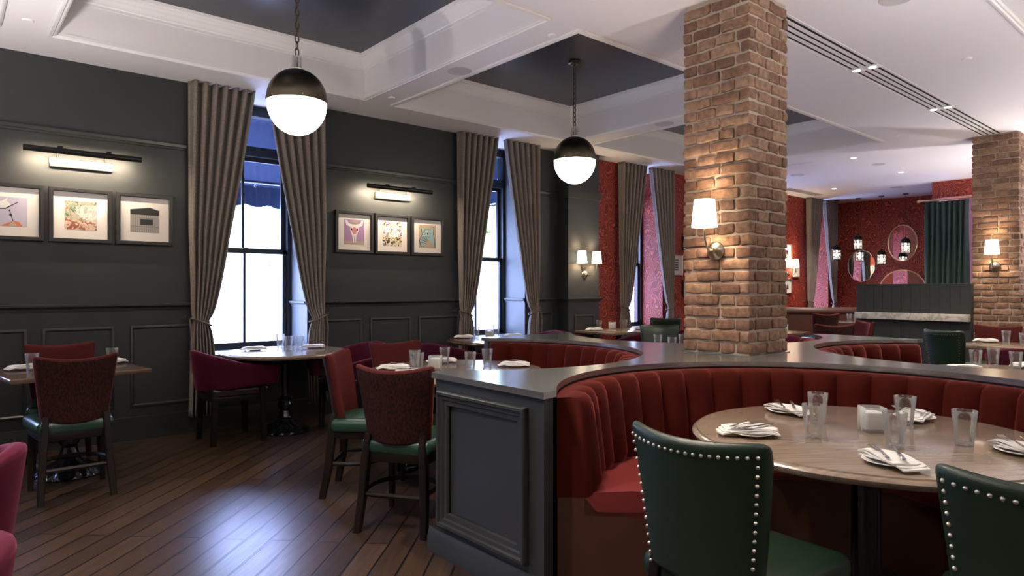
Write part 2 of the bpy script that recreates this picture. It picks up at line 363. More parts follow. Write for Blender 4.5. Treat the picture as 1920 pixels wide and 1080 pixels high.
    def build(s, name, mat, parent=None, angle=38, recalc=True, loc=None):
        me = bpy.data.meshes.new(name); me.from_pydata(s.v, [], s.f)
        mats = mat if isinstance(mat, (list, tuple)) else [mat]
        for q in mats: me.materials.append(M[q] if isinstance(q, str) else q)
        me.polygons.foreach_set('material_index', s.m); me.polygons.foreach_set('use_smooth', [True]*len(s.f)); me.update()
        if recalc:
            bm = bmesh.new(); bm.from_mesh(me); bmesh.ops.recalc_face_normals(bm, faces=bm.faces); bm.to_mesh(me); bm.free()
        me.set_sharp_from_angle(angle=math.radians(angle))
        o = bpy.data.objects.new(name, me); COL.objects.link(o)
        if parent: o.parent = parent
        if loc: o.location = loc
        return o
def tag(o, label, cat, group=None):
    o['label'] = label; o['category'] = cat
    if group: o['group'] = group
    return o
def struct(o): o['kind'] = 'structure'; return o
def thing(name, label, cat, loc=(0, 0, 0), rz=0, group=None):
    o = bpy.data.objects.new(name, None); COL.objects.link(o); o.empty_display_size = 0.1
    o.location = loc; o.rotation_euler = (0, 0, rz)
    return tag(o, label, cat, group)
def copy_tree(o, parent=None):
    c = o.copy(); COL.objects.link(c)
    if parent: c.parent = parent; c.matrix_parent_inverse = o.matrix_parent_inverse.copy()
    for ch in [q for q in CHILD.get(o.name, [])]: 
        copy_tree(ch, c)
    return c
CHILD = {}
def index_children():
    CHILD.clear()
    for o in bpy.data.objects:
        if o.parent: CHILD.setdefault(o.parent.name, []).append(o)
def dup(root, loc, rz, label, group=None, scale=None):
    index_children()
    c = copy_tree(root); c.location = loc; c.rotation_euler = (0, 0, rz)
    c['label'] = label
    if group: c['group'] = group
    elif 'group' in c: del c['group']
    if scale: c.scale = scale
    return c
class Maker:                                            # first call moves the original, later calls copy it
    def __init__(s, fn): s.fn = fn; s.root = None
    def __call__(s, loc, rz, label, group=None):
        if s.root is None:
            s.root = s.fn(label, group); s.root.location = loc; s.root.rotation_euler = (0, 0, rz); return s.root
        return dup(s.root, loc, rz, label, group)
def face(fx, fy): return math.atan2(fy, fx)-PI/2

# ------------------------------------------------------------------ room shell
WY, CZ = 6.59, 3.22
X0, X1, Y0 = -4.0, 15.27, -4.0
struct(MB().box(X0, X1+0.1, Y0, WY, -0.1, 0).build('floor', 'floor'))

def wall_run(name, mat, xa, xb, rev):
    b = MB(); xs = xa
    for wx in WIN_X:
        a, c = wx-0.50, wx+0.50
        if c < xa or a > xb: continue
        b.box(xs, a, WY, 7.18, 0, CZ+0.5); b.box(a, c, WY, 7.18, 0, 0.68); xs = c
    b.box(xs, xb, WY, 7.18, 0, CZ+0.5)
    return struct(b.build(name, mat))
wall_run('wall_north', 'wall', X0, 7.25, None)
wall_run('wall_northeast', 'paper', 7.25, X1+0.3, None)
struct(MB().box(X1, X1+0.2, 4.12, WY, 0, CZ+0.4).build('wall_east', 'paper'))
struct(MB().box(13.46, 13.6, 3.2, 4.12, 2.93, CZ+0.4).box(13.46, 13.6, 1.0, 3.4, 0, CZ+0.4).box(13.6, X1+0.2, 4.05, 4.12, 0, CZ+0.4).build('wall_eastinner', 'paper'))
struct(MB().box(13.46, 13.6, Y0, 1.0, 0, CZ+0.4).box(15.3, 15.4, 3.0, 4.2, 0, CZ+0.4).build('wall_southeast', 'beige'))
struct(MB().box(X0-0.15, X0, Y0, 7.18, 0, CZ+0.4).build('wall_west', 'beige'))
struct(MB().box(X0, X1+0.2, Y0-0.15, Y0, 0, CZ+0.4).build('wall_south', 'beige'))

# ceiling with coffers
COF = [(-2.26, 0.28), (0.66, 3.20), (3.58, 6.12), (6.50, 9.13)]
ROWS = [(3.41, 5.97), (-1.34, 1.22)]
xs = sorted(set([X0-0.1, X1+0.3]+[v for c in COF for v in c])); ys = sorted(set([Y0-0.1, 7.2]+[v for c in ROWS for v in c]))
b = MB()
for i in range(len(xs)-1):
    for j in range(len(ys)-1):
        if any(abs(xs[i]-c[0]) < 1e-6 for c in COF) and any(abs(ys[j]-r[0]) < 1e-6 for r in ROWS): continue
        b.add([(xs[i], ys[j], CZ), (xs[i+1], ys[j], CZ), (xs[i+1], ys[j+1], CZ), (xs[i], ys[j+1], CZ)], [(0, 3, 2, 1)])
for (a, c) in COF:
    for (d, e) in ROWS:
        b.add([(a, d, CZ), (c, d, CZ), (c, e, CZ), (a, e, CZ), (a, d, 3.66), (c, d, 3.66), (c, e, 3.66), (a, e, 3.66)], [(0, 1, 5, 4), (1, 2, 6, 5), (2, 3, 7, 6), (3, 0, 4, 7)])
b.box(X0-0.1, X1+0.3, Y0-0.1, 7.2, 3.70, 3.8)
ceiling = struct(b.build('ceiling', 'ceil', recalc=False))
up = lambda z: (lambda u, v, h: (u, v, z+h))
k = 0
for (d, e) in ROWS:
    for (a, c) in COF:
        q = MB().box(a, c, d, e, 3.625, 3.655); q.build('coffer_panel', 'coffer', ceiling)
        t = MB().frame(lambda u, v, h: (u, v, CZ-h), a-0.055, d-0.055, c+0.055, e+0.055, [(0, 0.0), (0, 0.010), (0.012, 0.018), (0.026, 0.018), (0.034, 0.010), (0.046, 0.012), (0.058, 0.004), (0.058, -0.02), (0.03, -0.004)])
        t.build('coffer_trim', 'trimwhite', ceiling)
        cr = MB().frame(lambda u, v, h: (u, v, h), a, d, c, e, [(-0.004, 3.48), (0.006, 3.485), (0.006, 3.505), (0.016, 3.512), (0.020, 3.53), (0.034, 3.545), (0.036, 3.558), (0.052, 3.575), (0.056, 3.59), (0.078, 3.60), (0.084, 3.626), (-0.004, 3.63)])
        cr.build('crown_moulding', 'trimwhite', ceiling)
        # small bead at the foot of the coffer side
# picture rail, chair rail, baseboards, wainscot on the dark wall
def yplane(Y, sgn=-1): return lambda u, v, h: (u, Y+sgn*h, v)
def run_x(b, prof, xa, xb, Y):                         # prof: (out, z)
    b.loft([[(xa, Y-o, z) for o, z in prof], [(xb, Y-o, z) for o, z in prof]])
RAIL = [(-0.01, 1.135), (0.012, 1.135), (0.016, 1.155), (0.030, 1.165), (0.042, 1.175), (0.042, 1.190), (-0.01, 1.195)]
PIC = [(-0.01, 2.585), (0.014, 2.59), (0.018, 2.605), (0.028, 2.61), (0.030, 2.635), (0.022, 2.645), (-0.01, 2.65)]
BASE = [(-0.01, 0), (0.018, 0), (0.018, 0.14), (0.012, 0.165), (0.008, 0.19), (-0.01, 0.195)]
SEG = [(X0, -1.12), (-0.12, 1.89), (2.89, 4.91), (5.91, 6.5)]
n = 0
for (a, c) in SEG:
    b = MB(); run_x(b, RAIL, a, c, WY); n += 1; struct(b.build('trim_%d' % n, 'panelpaint'))
    b = MB(); run_x(b, PIC, a, c, WY); n += 1; struct(b.build('trim_%d' % n, 'panelpaint'))
b = MB(); run_x(b, BASE, X0, 6.5, WY)
b.box(1.12, 1.75, WY-0.03, WY, 0, 0.2)
struct(b.build('baseboard_north', 'panelpaint'))
b = MB(); run_x(b, [(-0.01, 0), (0.018, 0), (0.018, 0.12), (0.01, 0.14), (-0.01, 0.14)], 7.2, X1, WY); struct(b.build('baseboard_northeast', 'panelpaint'))
WP = [(0, -0.004), (0, 0.008), (0.008, 0.014), (0.020, 0.014), (0.028, 0.006), (0.034, -0.004)]
for (a, c) in [(-3.6, -3.0), (-2.8, -2.2), (-2.0, -1.3), (0.0, 0.53), (0.63, 1.14), (1.26, 1.77), (2.97, 3.50), (3.60, 4.12), (4.23, 4.80), (6.02, 6.40)]:
    n += 1; struct(MB().frame(yplane(WY), a, 0.28, c, 1.0, WP).build('trim_%d' % n, 'panelpaint'))
# pilaster
PX0, PX1, PY = 6.50, 7.12, 6.38
struct(MB().box(PX0, PX1, PY, WY+0.05, 0, CZ+0.01).box(PX1, 7.25, WY-0.01, WY+0.02, 0, CZ).build('wall_pilaster', 'wall'))
b = MB()
def wrap(b, prof, x0, x1, y):
    b.loft([[(x0-o, WY, z) for o, z in prof], [(x0-o, y-o, z) for o, z in prof], [(x1+o, y-o, z) for o, z in prof], [(x1+o, WY, z) for o, z in prof]])
n += 1; wrap(b, RAIL, PX0, PX1, PY); struct(b.build('trim_%d' % n, 'panelpaint'))
b = MB(); n += 1; wrap(b, [(-0.01, 2.57), (0.012, 2.57), (0.02, 2.60), (0.035, 2.615), (0.045, 2.65), (0.05, 2.66), (-0.01, 2.665)], PX0, PX1, PY); struct(b.build('trim_%d' % n, 'panelpaint'))
b = MB(); n += 1; wrap(b, BASE, PX0, PX1, PY); struct(b.build('trim_%d' % n, 'panelpaint'))
n += 1; struct(MB().frame(yplane(PY), 6.62, 0.28, 7.02, 0.96, WP).build('trim_%d' % n, 'panelpaint'))
n += 1; struct(MB().box(9.9, 10.6, 4.6, 5.1, CZ-0.004, CZ+0.01).build('trim_%d' % n, 'ceil'))

# windows
for i, wx in enumerate(WIN_X):
    w = bpy.data.objects.new('window_%d' % (i+1), None); COL.objects.link(w); w.location = (wx, 7.05, 0); struct(w)
    fr = MB(); H = 0.50
    fr.box(-H, -H+0.055, -0.05, 0.06, 0.68, 3.22).box(H-0.055, H, -0.05, 0.06, 0.68, 3.22)
    fr.box(-H, H, -0.05, 0.06, 2.70, 2.80).box(-H, H, -0.05, 0.06, 3.12, 3.22).box(-H, H, -0.05, 0.06, 0.68, 0.725)
    fr.build('window_frame', 'winframe', w)
    for (z0, z1, yy) in ((0.725, 1.735, -0.03), (1.70, 2.70, 0.015)):
        sa = MB(); hh = H-0.055
        sa.box(-hh, -hh+0.045, yy, yy+0.035, z0, z1).box(hh-0.045, hh, yy, yy+0.035, z0, z1)
        sa.box(-hh, hh, yy, yy+0.035, z0, z0+0.045).box(-hh, hh, yy, yy+0.035, z1-0.045, z1)
        sa.box(-0.012, 0.012, yy+0.004, yy+0.03, z0+0.04, z1-0.04)
        so = sa.build('sash', 'winframe', w)
        MB().box(-hh+0.02, hh-0.02, yy+0.016, yy+0.019, z0+0.02, z1-0.02).build('pane', 'pane', so)
    MB().box(-hh, hh, 0.0, 0.004, 2.78, 3.14).build('transom_pane', 'pane', w)
    MB().rbox((0, -0.045, 1.74), (0.03, 0.012, 0.008), 0.004, (2, 1, 1)).build('sash_lock', 'bronze', w)
    sl = MB().rbox((0, -0.235, 0.69), (H+0.02, 0.245, 0.014), 0.008, (2, 2, 1)); sl.build('window_sill', 'reveal', w)
    if wx < 7.2:                                        # painted linings of the recess, with the chair rail returned into it
        rv = MB().box(-H-0.002, -H+0.012, -0.455, -0.05, 0.68, 3.215).box(H-0.012, H+0.002, -0.455, -0.05, 0.68, 3.215)
        for sx in (-1, 1):
            rv.loft([[(sx*(H-0.01-o*0.8), y, z) for o, z in RAIL] for y in (-0.455, -0.055)])
        rv.build('window_reveal', 'reveal', w)

# outdoors: pavement, low stone wall, hedge, awnings
struct(MB().box(-14, 32, 7.19, 26, -0.2, -0.1).build('ground', 'pavement'))
tag(MB().box(-10, 30, 13.0, 13.5, -0.1, 1.75).build('stone_wall', 'stone'), 'pale stone garden wall across the pavement outside the windows', 'wall')
random.seed(3)
for hx in (1.5, 5.6, 10.5):
    hb = MB()
    for q in range(50):
        cx, cy, cz, r = hx+random.uniform(-1.7, 1.7), 15+random.uniform(-0.6, 0.6), random.uniform(1.9, 3.7), random.uniform(0.3, 0.6)
        hb.lathe([(0, -r), (r*0.7, -r*0.7), (r, 0), (r*0.7, r*0.7), (0, r)], 7, (cx, cy, cz))
    t = thing('tree', {1.5: 'pale green tree seen through the window behind the round table with the pendant globe', 5.6: 'pale green tree seen through the middle window of the charcoal wall', 10.5: 'pale green tree outside the papered end of the room'}[hx], 'tree', (hx, 15, -0.1))
    hb.xf(Matrix.Translation((-hx, -15, 0.1))); hb.build('foliage', 'leaf', t); MB().tube([(0, 0, 0), (0.05, 0, 1.2), (0, 0, 2.4)], [0.14, 0.11, 0.09]).build('trunk', 'darkwood', t)
aw_labels = {0: 'outside the window left of the frame', 1: 'outside the window beside the white globe pendant', 2: 'outside the middle window of the charcoal wall', 3: 'outside the first window of the papered wall', 4: 'outside the window hidden by the brick pillar', 5: 'outside the last window of the papered wall'}
for i, wx in enumerate(WIN_X):
    t = thing('awning', 'navy canvas awning with scalloped valance '+aw_labels[i], 'awning', (wx, 7.18, 2.9), 0)
    hw = 0.95
    c = MB(); c.add([(-hw, 0.0, 0.5), (hw, 0.0, 0.5), (hw, 1.0, -0.32), (-hw, 1.0, -0.32), (-hw, 0.0, 0.49), (hw, 0.0, 0.49), (hw, 1.0, -0.33), (-hw, 1.0, -0.33)], [(0, 1, 2, 3), (7, 6, 5, 4), (0, 4, 5, 1), (1, 5, 6, 2), (2, 6, 7, 3), (3, 7, 4, 0)])
    for sx in (-1, 1): c.add([(sx*hw, 0, 0.5), (sx*hw, 1.0, -0.33), (sx*hw, 0, -0.33)], [(0, 1, 2)])
    c.build('canopy', 'awning', t, recalc=False)
    v = MB(); N = 60; top = []; bot = []
    for q in range(N+1):
        x = -hw+2*hw*q/N; top.append((x, 1.0, -0.32)); bot.append((x, 1.01, -0.55-0.035*abs(math.sin(PI*7*q/N))))
    v.add(top+bot, [(q, q+1, N+2+q, N+1+q) for q in range(N)]); v.build('valance', 'awning', t, recalc=False)
    fr = MB(); fr.tube([(-hw+0.03, 0.02, -0.30), (-hw+0.03, 0.94, -0.30), (hw-0.03, 0.94, -0.30), (hw-0.03, 0.02, -0.30)], 0.011)
    fr.tube([(-hw+0.03, 0.94, -0.30), (-hw+0.03, 0.05, 0.42)], 0.011).tube([(hw-0.03, 0.94, -0.30), (hw-0.03, 0.05, 0.42)], 0.011)
    for q in range(5): fr.tube([(-0.5+0.25*q+0.012*math.cos(a), 0.94, -0.335+0.018*math.sin(a)) for a in [0.7*z for z in range(9)]], 0.004, 5)
    fr.build('support_frame', 'white_tube', t)

# ------------------------------------------------------------------ brick pillars
def brick_pillar(name, label, x, y, w, z0, z1):
    t = thing(name, label, 'pillar', (x+w/2, y+w/2, z0))
    h = w/2; H = z1-z0; CO = 0.0763
    MB().box(-h+0.008, h-0.008, -h+0.008, h-0.008, 0, H).build('mortar_core', 'mortar', t)
    b = MB(); z = 0.012; row = 0; rnd = random.Random(int(x*10))
    while z+0.06 < H+0.03:
        zt = min(z+0.063, H-0.001)
        for f in range(4):
            full = (row+f) % 2 == 0
            cuts = [0.2, 0.2, w-0.42] if row % 4 < 2 else [w-0.42, 0.2, 0.2]
            if full: L = w; segs = cuts; s0 = -h
            else: L = w-0.19; segs = [(L-0.03)*0.5, (L-0.03)*0.5]; s0 = -h+0.105
            if not full and rnd.random() < 0.5: segs = [(L-0.03)*0.62, (L-0.03)*0.38]
            for q, sg in enumerate(segs):
                g = 0.010
                a = s0; s0 += sg+g
                st = len(b.v); j = [rnd.uniform(-0.003, 0.003) for _ in range(6)]; ph = rnd.uniform(0, 9)
                def fn(px, py, pz, j=j, ph=ph):
                    return (px+0.0022*math.sin(pz*90+ph+py*40), py+0.003*math.sin(px*55+ph)+0.0025*math.sin(pz*120+ph*2), pz+0.0028*math.sin(px*38+ph*3))
                b.rbox(((a+a+sg)/2+j[0], -h+0.045+rnd.uniform(-0.004, 0.004), (z+zt)/2+j[1]*0.6), (sg/2+j[2]*0.5, 0.05, (zt-z)/2+j[3]*0.4), 0.009, (4, 1, 2), fn)
                b.xf(Matrix.Rotation(f*PI/2, 4, 'Z'), st)
        z += CO; row += 1
    b.build('brick_facing', 'brick', t, angle=50)
    return t
brick_pillar('brick_pillar', 'big square brick pillar rising from the grey counter in the middle of the booths', 3.82, 2.175, 0.48, 0.902, 3.219)
brick_pillar('brick_pillar', 'square brick pillar at the right edge, beside the charcoal boarded partition', 9.81, 2.08, 0.48, 0, 3.219)

# ------------------------------------------------------------------ booths
ARC = {'A': (2.80, 1.25), 'B': (2.82, 3.64), 'C': (5.35, 1.25), 'D': (5.35, 3.64)}
RNG = {'A': (138, -48), 'B': (48, -138), 'C': (228, 42), 'D': (-42, -228)}
def arcp(key, r, ext=0, N=48):
    cx, cy = ARC[key]; a0, a1 = RNG[key]
    return [(cx+r*math.cos(math.radians(a0+ext+(a1-a0-2*ext)*i/N)), cy+r*math.sin(math.radians(a0+ext+(a1-a0-2*ext)*i/N))) for i in range(N+1)]
def outline(r, e):
    p = [(1.88+e, 1.985+e)] + arcp('A', r) + [(3.54+e, 0.36+e), (4.60-e, 0.36+e)] + arcp('C', r) + [(6.27-e, 1.985+e), (6.27-e, 2.85-e)] + arcp('D', r) + [(4.60-e, 4.55-e), (3.56+e, 4.55-e)] + arcp('B', r) + [(1.90+e, 2.84-e)]
    return p
dv = thing('booth_divider', 'charcoal panelled booth divider with curved grey zinc counter around the brick pillar', 'divider', (4.06, 2.43, 0))
def local(p): return [(x-4.06, y-2.43) for x, y in p]
MB().prism(local(outline(1.120, 0)), 0.872, 0.900).build('countertop', 'steel', dv, angle=30)
MB().prism(local(outline(1.135, 0.018)), 0, 0.872).build('divider_wall', 'panelpaint', dv, angle=30)
EP = [(0, -0.004), (0, 0.022), (0.006, 0.030), (0.018, 0.030), (0.024, 0.020), (0.040, 0.018), (0.046, 0.010), (0.066, 0.008), (0.072, -0.004)]
q = MB(); q.frame(lambda u, v, h: (1.90-h-4.06, u-2.43, v), 2.10, 0.15, 2.76, 0.82, EP); q.build('end_panel', 'panelpaint', dv)
q = MB(); q.frame(lambda u, v, h: (6.25+h-4.06, u-2.43, v), 2.10, 0.15, 2.76, 0.82, EP); q.build('end_panel', 'panelpaint', dv)
q = MB(); q.frame(lambda u, v, h: (u-4.06, 4.53+h-2.43, v), 3.72, 0.15, 4.42, 0.82, EP); q.build('end_panel', 'panelpaint', dv)
q = MB(); q.loft([[(1.90-o-4.06, y-2.43, z) for o, z in ((-0.01, 0), (0.022, 0), (0.022, 0.075), (0.016, 0.085), (0.016, 0.10), (0.010, 0.108), (0.008, 0.118), (-0.01, 0.118))] for y in (2.0, 2.845)])
q.build('base_moulding', 'panelpaint', dv)
MB().box(-0.25, 0.25, -0.255-0.015+0.0, 0.245-0.015, 0.9, 0.906).build('pillar_flashing', 'steel', dv)

def banquette(key, label):
    cx, cy = ARC[key]; a0, a1 = RNG[key]; lo, hi = min(a0, a1), max(a0, a1)
    t = thing('curved_banquette', label, 'banquette', (cx, cy, 0), 0, None)
    # channelled velvet back
    lo2, hi2 = lo+1.5, hi-1.5; NC = 19; SS = 8
    prof = [(1.118, 0.44, 0), (0.985, 0.44, 0), (0.955, 0.455, 0.6), (0.945, 0.50, 1), (0.958, 0.62, 1), (0.975, 0.76, 1), (0.985, 0.825, 1), (0.990, 0.835, 0.9), (0.996, 0.850, 1), (1.015, 0.868, 1), (1.045, 0.873, 0.9), (1.08, 0.868, 0.4), (1.118, 0.862, 0)]
    rings = []
    for c in range(NC):
        for q in range(SS+(1 if c == NC-1 else 0)):
            s = -1+2*q/SS; th = math.radians(lo2+(hi2-lo2)*(c+(s+1)/2)/NC); bul = 0.044*(1-abs(s)**2.4)
            rings.append([((r-bul*w+0.02*w)*math.cos(th), (r-bul*w+0.02*w)*math.sin(th), z-(0.007*abs(s)**3*w if z > 0.8 else 0)) for r, z, w in prof])
    b = MB(); b.loft(rings); b.build('channelled_back', 'velvet', t, angle=50)
    # leather seat and base
    b = MB(); rings = []; e = 4
    sp = [(1.0, 0.36), (0.585, 0.36), (0.560, 0.372), (0.553, 0.40), (0.556, 0.43), (0.575, 0.452), (0.61, 0.462), (0.80, 0.470), (1.0, 0.460)]; e = 1.6
    for i in range(49):
        th = math.radians(lo+e+(hi-lo-2*e)*i/48); rings.append([(r*math.cos(th), r*math.sin(th), z) for r, z in sp])
    b.loft(rings); b.build('seat_cushion', 'burgundy', t, angle=45)
    b = MB(); rings = []
    for i in range(49):
        th = math.radians(lo+e+(hi-lo-2*e)*i/48); rings.append([(r*math.cos(th), r*math.sin(th), z) for r, z in [(1.115, 0), (0.585, 0), (0.575, 0.37), (0.575, 0.38), (0.95, 0.38), (1.00, 0.441), (1.115, 0.441)]])
    b.loft(rings); b.build('seat_base', 'brownleather', t, angle=45)
    return t
banquette('A', 'curved crimson channelled banquette in the foreground behind the large round oak table')
banquette('B', 'curved crimson channelled banquette left of the brick pillar, behind the second round table')
banquette('C', 'curved crimson channelled banquette right of the brick pillar, ending near the boarded partition')
banquette('D', 'curved banquette on the far side of the pillar, only its rolled top showing')

# ------------------------------------------------------------------ chairs
def dining_chair(label, group):
    t = thing('dining_chair', label, 'chair', group=group)
    def seatfn(x, y, z):
        f = 1+0.10*(y/0.22); zz = z+(0.012*(1-(x/0.24)**2)*(1-(y/0.24)**2) if z > 0.46 else 0)
        return (x*f, y+0.015*(1-(x/0.23)**2)*(1 if y > 0 else 0), zz)
    MB().rbox((0, 0.005, 0.455), (0.228, 0.222, 0.045), 0.038, (4, 4, 1), seatfn, seg=3).build('seat', 'greenvinyl', t)
    MB().rbox((0, 0.0, 0.405), (0.208, 0.208, 0.030), 0.006, (2, 2, 1), lambda x, y, z: (x*(1+0.10*y/0.22), y, z)).build('seat_frame', 'darkwood', t)
    def bk(x, y, z):
        v = (z-0.49)/0.40; wd = 0.92+0.25*v; x2 = x*wd
        return (x2, -0.205+y-0.068*v**1.2+0.068*(x/0.2)**2, z+0.030*(x/0.2)**2*max(0, v)-0.004-0.012*(1-(x/0.2)**2)*max(0, 1-v*3))
    o = MB().rbox((0, 0, 0.69), (0.198, 0.028, 0.20), 0.022, (10, 1, 8), bk, seg=3).build('backrest', 'rose', t)
    MB().rbox((0, -0.026, 0.688), (0.188, 0.006, 0.190), 0.005, (10, 1, 8), bk).build('rear_panel', 'backcloth', o)['label'] = 'mottled red and black rear panel'
    for sx in (-1, 1):
        MB().bar([(sx*0.195, -0.262, 0, 0.018, 0.021), (sx*0.182, -0.225, 0.20, 0.021, 0.024), (sx*0.168, -0.205, 0.43, 0.022, 0.026), (sx*0.160, -0.200, 0.53, 0.016, 0.014)]).build('leg', 'darkwood', t)
        MB().bar([(sx*0.205, 0.185, 0, 0.015, 0.015), (sx*0.200, 0.180, 0.40, 0.021, 0.021)]).build('leg', 'darkwood', t)
    b = MB(); pts = [(-0.18, -0.225, 0.215)]
    for i in range(13):
        a = PI*i/12; pts.append((-0.19*math.cos(a), -0.10+0.20*math.sin(a), 0.215))
    pts.append((0.18, -0.225, 0.215))
    b.tube(pts, 0.011, 6, 1.3); b.build('stretcher', 'darkwood', t)
    MB().tube([(-0.18, -0.225, 0.20), (0.18, -0.225, 0.20)], 0.011, 6, 1.3).build('stretcher', 'darkwood', t)
    return t
DC = Maker(dining_chair)
def barrel_chair(label, group):
    t = thing('barrel_chair', label, 'chair', group=group)
    MB().rbox((0, 0.01, 0.445), (0.235, 0.235, 0.042), 0.036, (4, 4, 1), lambda x, y, z: (x*(1+0.06*y/0.24), y, z+(0.014*(1-(x/0.25)**2)*(1-(y/0.25)**2) if z > 0.45 else 0)), seg=3).build('seat', 'purplevinyl', t)
    MB().rbox((0, 0.01, 0.385), (0.225, 0.225, 0.024), 0.006, (2, 2, 1)).build('seat_frame', 'darkwood', t)
    def sh(x, y, z):                                    # x: along the U, y: thickness, z: height
        u = x; v = (z-0.45)/0.35; a = u*math.radians(98)
        R = 0.268+0.050*v+y; px = R*math.sin(a)*1.0; py = -R*math.cos(a)*0.96
        if abs(u) > 0.92: py += (abs(u)-0.92)*1.1
        top = 0.80-0.120*(abs(u)**1.5); bot = 0.450+0.035*abs(u)**2
        return (px, py-0.0, bot+(top-bot)*v)
    MB().rbox((0, 0, 0.625), (1.12, 0.032, 0.175), 0.028, (26, 1, 5), sh, seg=3).build('wraparound_back', 'wine', t)
    for sx in (-1, 1):
        MB().bar([(sx*0.205, -0.215, 0, 0.021, 0.021), (sx*0.195, -0.195, 0.46, 0.026, 0.026)]).build('leg', 'darkwood', t)
        MB().bar([(sx*0.235, 0.200, 0, 0.021, 0.021), (sx*0.240, 0.190, 0.40, 0.026, 0.026), (sx*0.262, 0.165, 0.58, 0.022, 0.024)]).build('leg', 'darkwood', t)
    return t
BC = Maker(barrel_chair)
def nail_chair(label, group, near=True):
    t = thing('nailhead_chair', label, 'chair', group=group)
    MB().rbox((0, 0.02, 0.455), (0.235, 0.235, 0.045), 0.036, (4, 4, 1), lambda x, y, z: (x*(1+0.08*y/0.24), y+0.02*(1-(x/0.24)**2)*(1 if y > 0 else 0), z+(0.015*(1-(x/0.25)**2)*(1-(y/0.26)**2) if z > 0.46 else 0)), seg=3).build('seat', 'greenleather', t)
    def bk(x, y, z):
        v = (z-0.47)/0.44; x2 = x*(0.80+0.23*max(0, v)); vv = max(0, v)
        return (x2, -0.215+y-0.085*vv**1.3+0.075*(x/0.22)**2*(0.35+0.65*vv), z+0.012*(x/0.22)**2*vv-0.015*(1-(x/0.22)**2)*(1-vv))
    def bk2(x, y, z):
        p = bk(x, y, z); v = (z-0.47)/0.44
        return (p[0], p[1]+(-0.02*max(0, (v-0.85)/0.15) if y > 0 else 0), p[2])
    o = MB().rbox((0, 0, 0.69), (0.222, 0.034, 0.215), 0.026, (12, 1, 10), bk2, seg=3).build('backrest', 'greenleather', t)
    P = []
    for i in range(19): P.append((-0.205+0.41*i/18, 0.868))
    for i in range(1, 16):
        for sx in (-1, 1): P.append((sx*0.205, 0.868-0.0255*i))
    if near:
        base = None
        for (x, z) in P:
            c = bk(x, -0.0345, z)
            if base is None:
                nb = MB().lathe([(0, -0.0045), (0.003, -0.004), (0.0052, -0.002), (0.006, 0.0015)], 10); nb.xf(Matrix.Rotation(-PI/2, 4, 'X'))
                base = nb.build('nailhead', 'satin', o); base.location = c
            else:
                k = base.copy(); COL.objects.link(k); k.parent = o; k.location = c
    else:
        nb = MB()
        for (x, z) in P: nb.lathe([(0, -0.006), (0.0055, -0.003), (0.0062, 0.0015)], 8, bk(x, -0.036, z))
        nb.build('nailhead_trim', 'satin', o)
    for sx in (-1, 1):
        MB().bar([(sx*0.195, -0.27, 0, 0.017, 0.019), (sx*0.175, -0.22, 0.25, 0.021, 0.022), (sx*0.152, -0.205, 0.53, 0.018, 0.016)]).build('leg', 'darkwood', t)
        MB().bar([(sx*0.215, 0.20, 0, 0.016, 0.016), (sx*0.210, 0.20, 0.415, 0.022, 0.022)]).build('leg', 'darkwood', t)
    return t
NC_ = Maker(nail_chair)
NF_ = Maker(lambda l, g: nail_chair(l, g, False))
G1 = 'rose backed dining chairs with green seats'; G2 = 'wine velvet barrel chairs'; G3 = 'green leather nailhead chairs'
DC((0.655, 5.19, 0), face(0, 1), 'mottled red backed dining chair with green seat before the square table at far left', G1)
DC((0.70, 5.93, 0), face(0, -1), 'dining chair against the wall, behind the square table at far left', G1)
DC((2.05, 3.28, 0), face(0.83, 0.56), 'dining chair seen from behind, just left of the divider end panel', G1)
DC((2.16, 3.95, 0), face(0.76, -0.65), 'dining chair turned sideways, left of the chair nearest the divider end panel', G1)
DC((2.74, 4.40, 0), face(0.0, -1), 'dining chair facing us on the far side of the table left of the pillar', G1)
BC((1.95, 6.06, 0), face(1, 0.0), 'wine velvet barrel chair left of the round table at the first window', G2)
BC((3.03, 5.85, 0), face(-0.93, -0.30), 'wine velvet barrel chair right of the round table at the first window', G2)
BC((3.86, 5.50, 0), face(0.93, 0.35), 'wine velvet barrel chair left of the round table at the middle window', G2)
BC((5.52, 5.93, 0), face(-1, 0), 'barrel chair lit purple in front of the middle window', G2)
BC((6.22, 6.03, 0), face(1, 0), 'barrel chair at the left side of the rectangular table by the pilaster', G2)
BC((6.53, 5.22, 0), face(0.3, 0.95), 'barrel chair on the near left side of the rectangular table by the pilaster', G2)
BC((7.38, 5.38, 0), face(-0.6, 0.8), 'barrel chair at the near right corner of the rectangular table by the pilaster', G2)
BC((-0.10, 2.88, 0), face(-1, 0.3), 'barrel chair cut off by the left edge, upper of two', G2)
BC((-0.205, 1.81, 0), face(-1, 0.2), 'barrel chair cut off by the lower left corner, only its rounded arm showing', G2)
NC_((1.905, 1.125, 0), face(1, 0.02), 'green leather nailhead chair in the foreground, left of two at the large round table', G3)
NC_((2.085, 0.375, 0), face(0.98, 0.2), 'green leather nailhead chair in the lower right corner, partly cut off', G3)
NF_((7.82, 2.12, 0), face(0.88, -0.47), 'green nailhead chair in front of the charcoal boarded partition', G3)
NF_((7.95, 5.90, 0), face(0.65, 0.76), 'teal green nailhead chair below the curtain just left of the brick pillar', G3)
NF_((6.05, 4.45, 0), face(-0.6, -0.8), 'green chair low behind the counter against the left side of the brick pillar', G3)
DC((8.92, 2.13, 0), face(-1, 0), 'wine red chair with its back against the right hand brick pillar', G1)
BC((7.50, 1.50, 0), face(1, 0), 'barrel chair near the right edge, in front of the table beside the pillar', G2)
DC((11.40, 5.18, 0), face(0.65, 0.76), 'dark red chair with scooped back in front of the rolled brown banquette', G1)
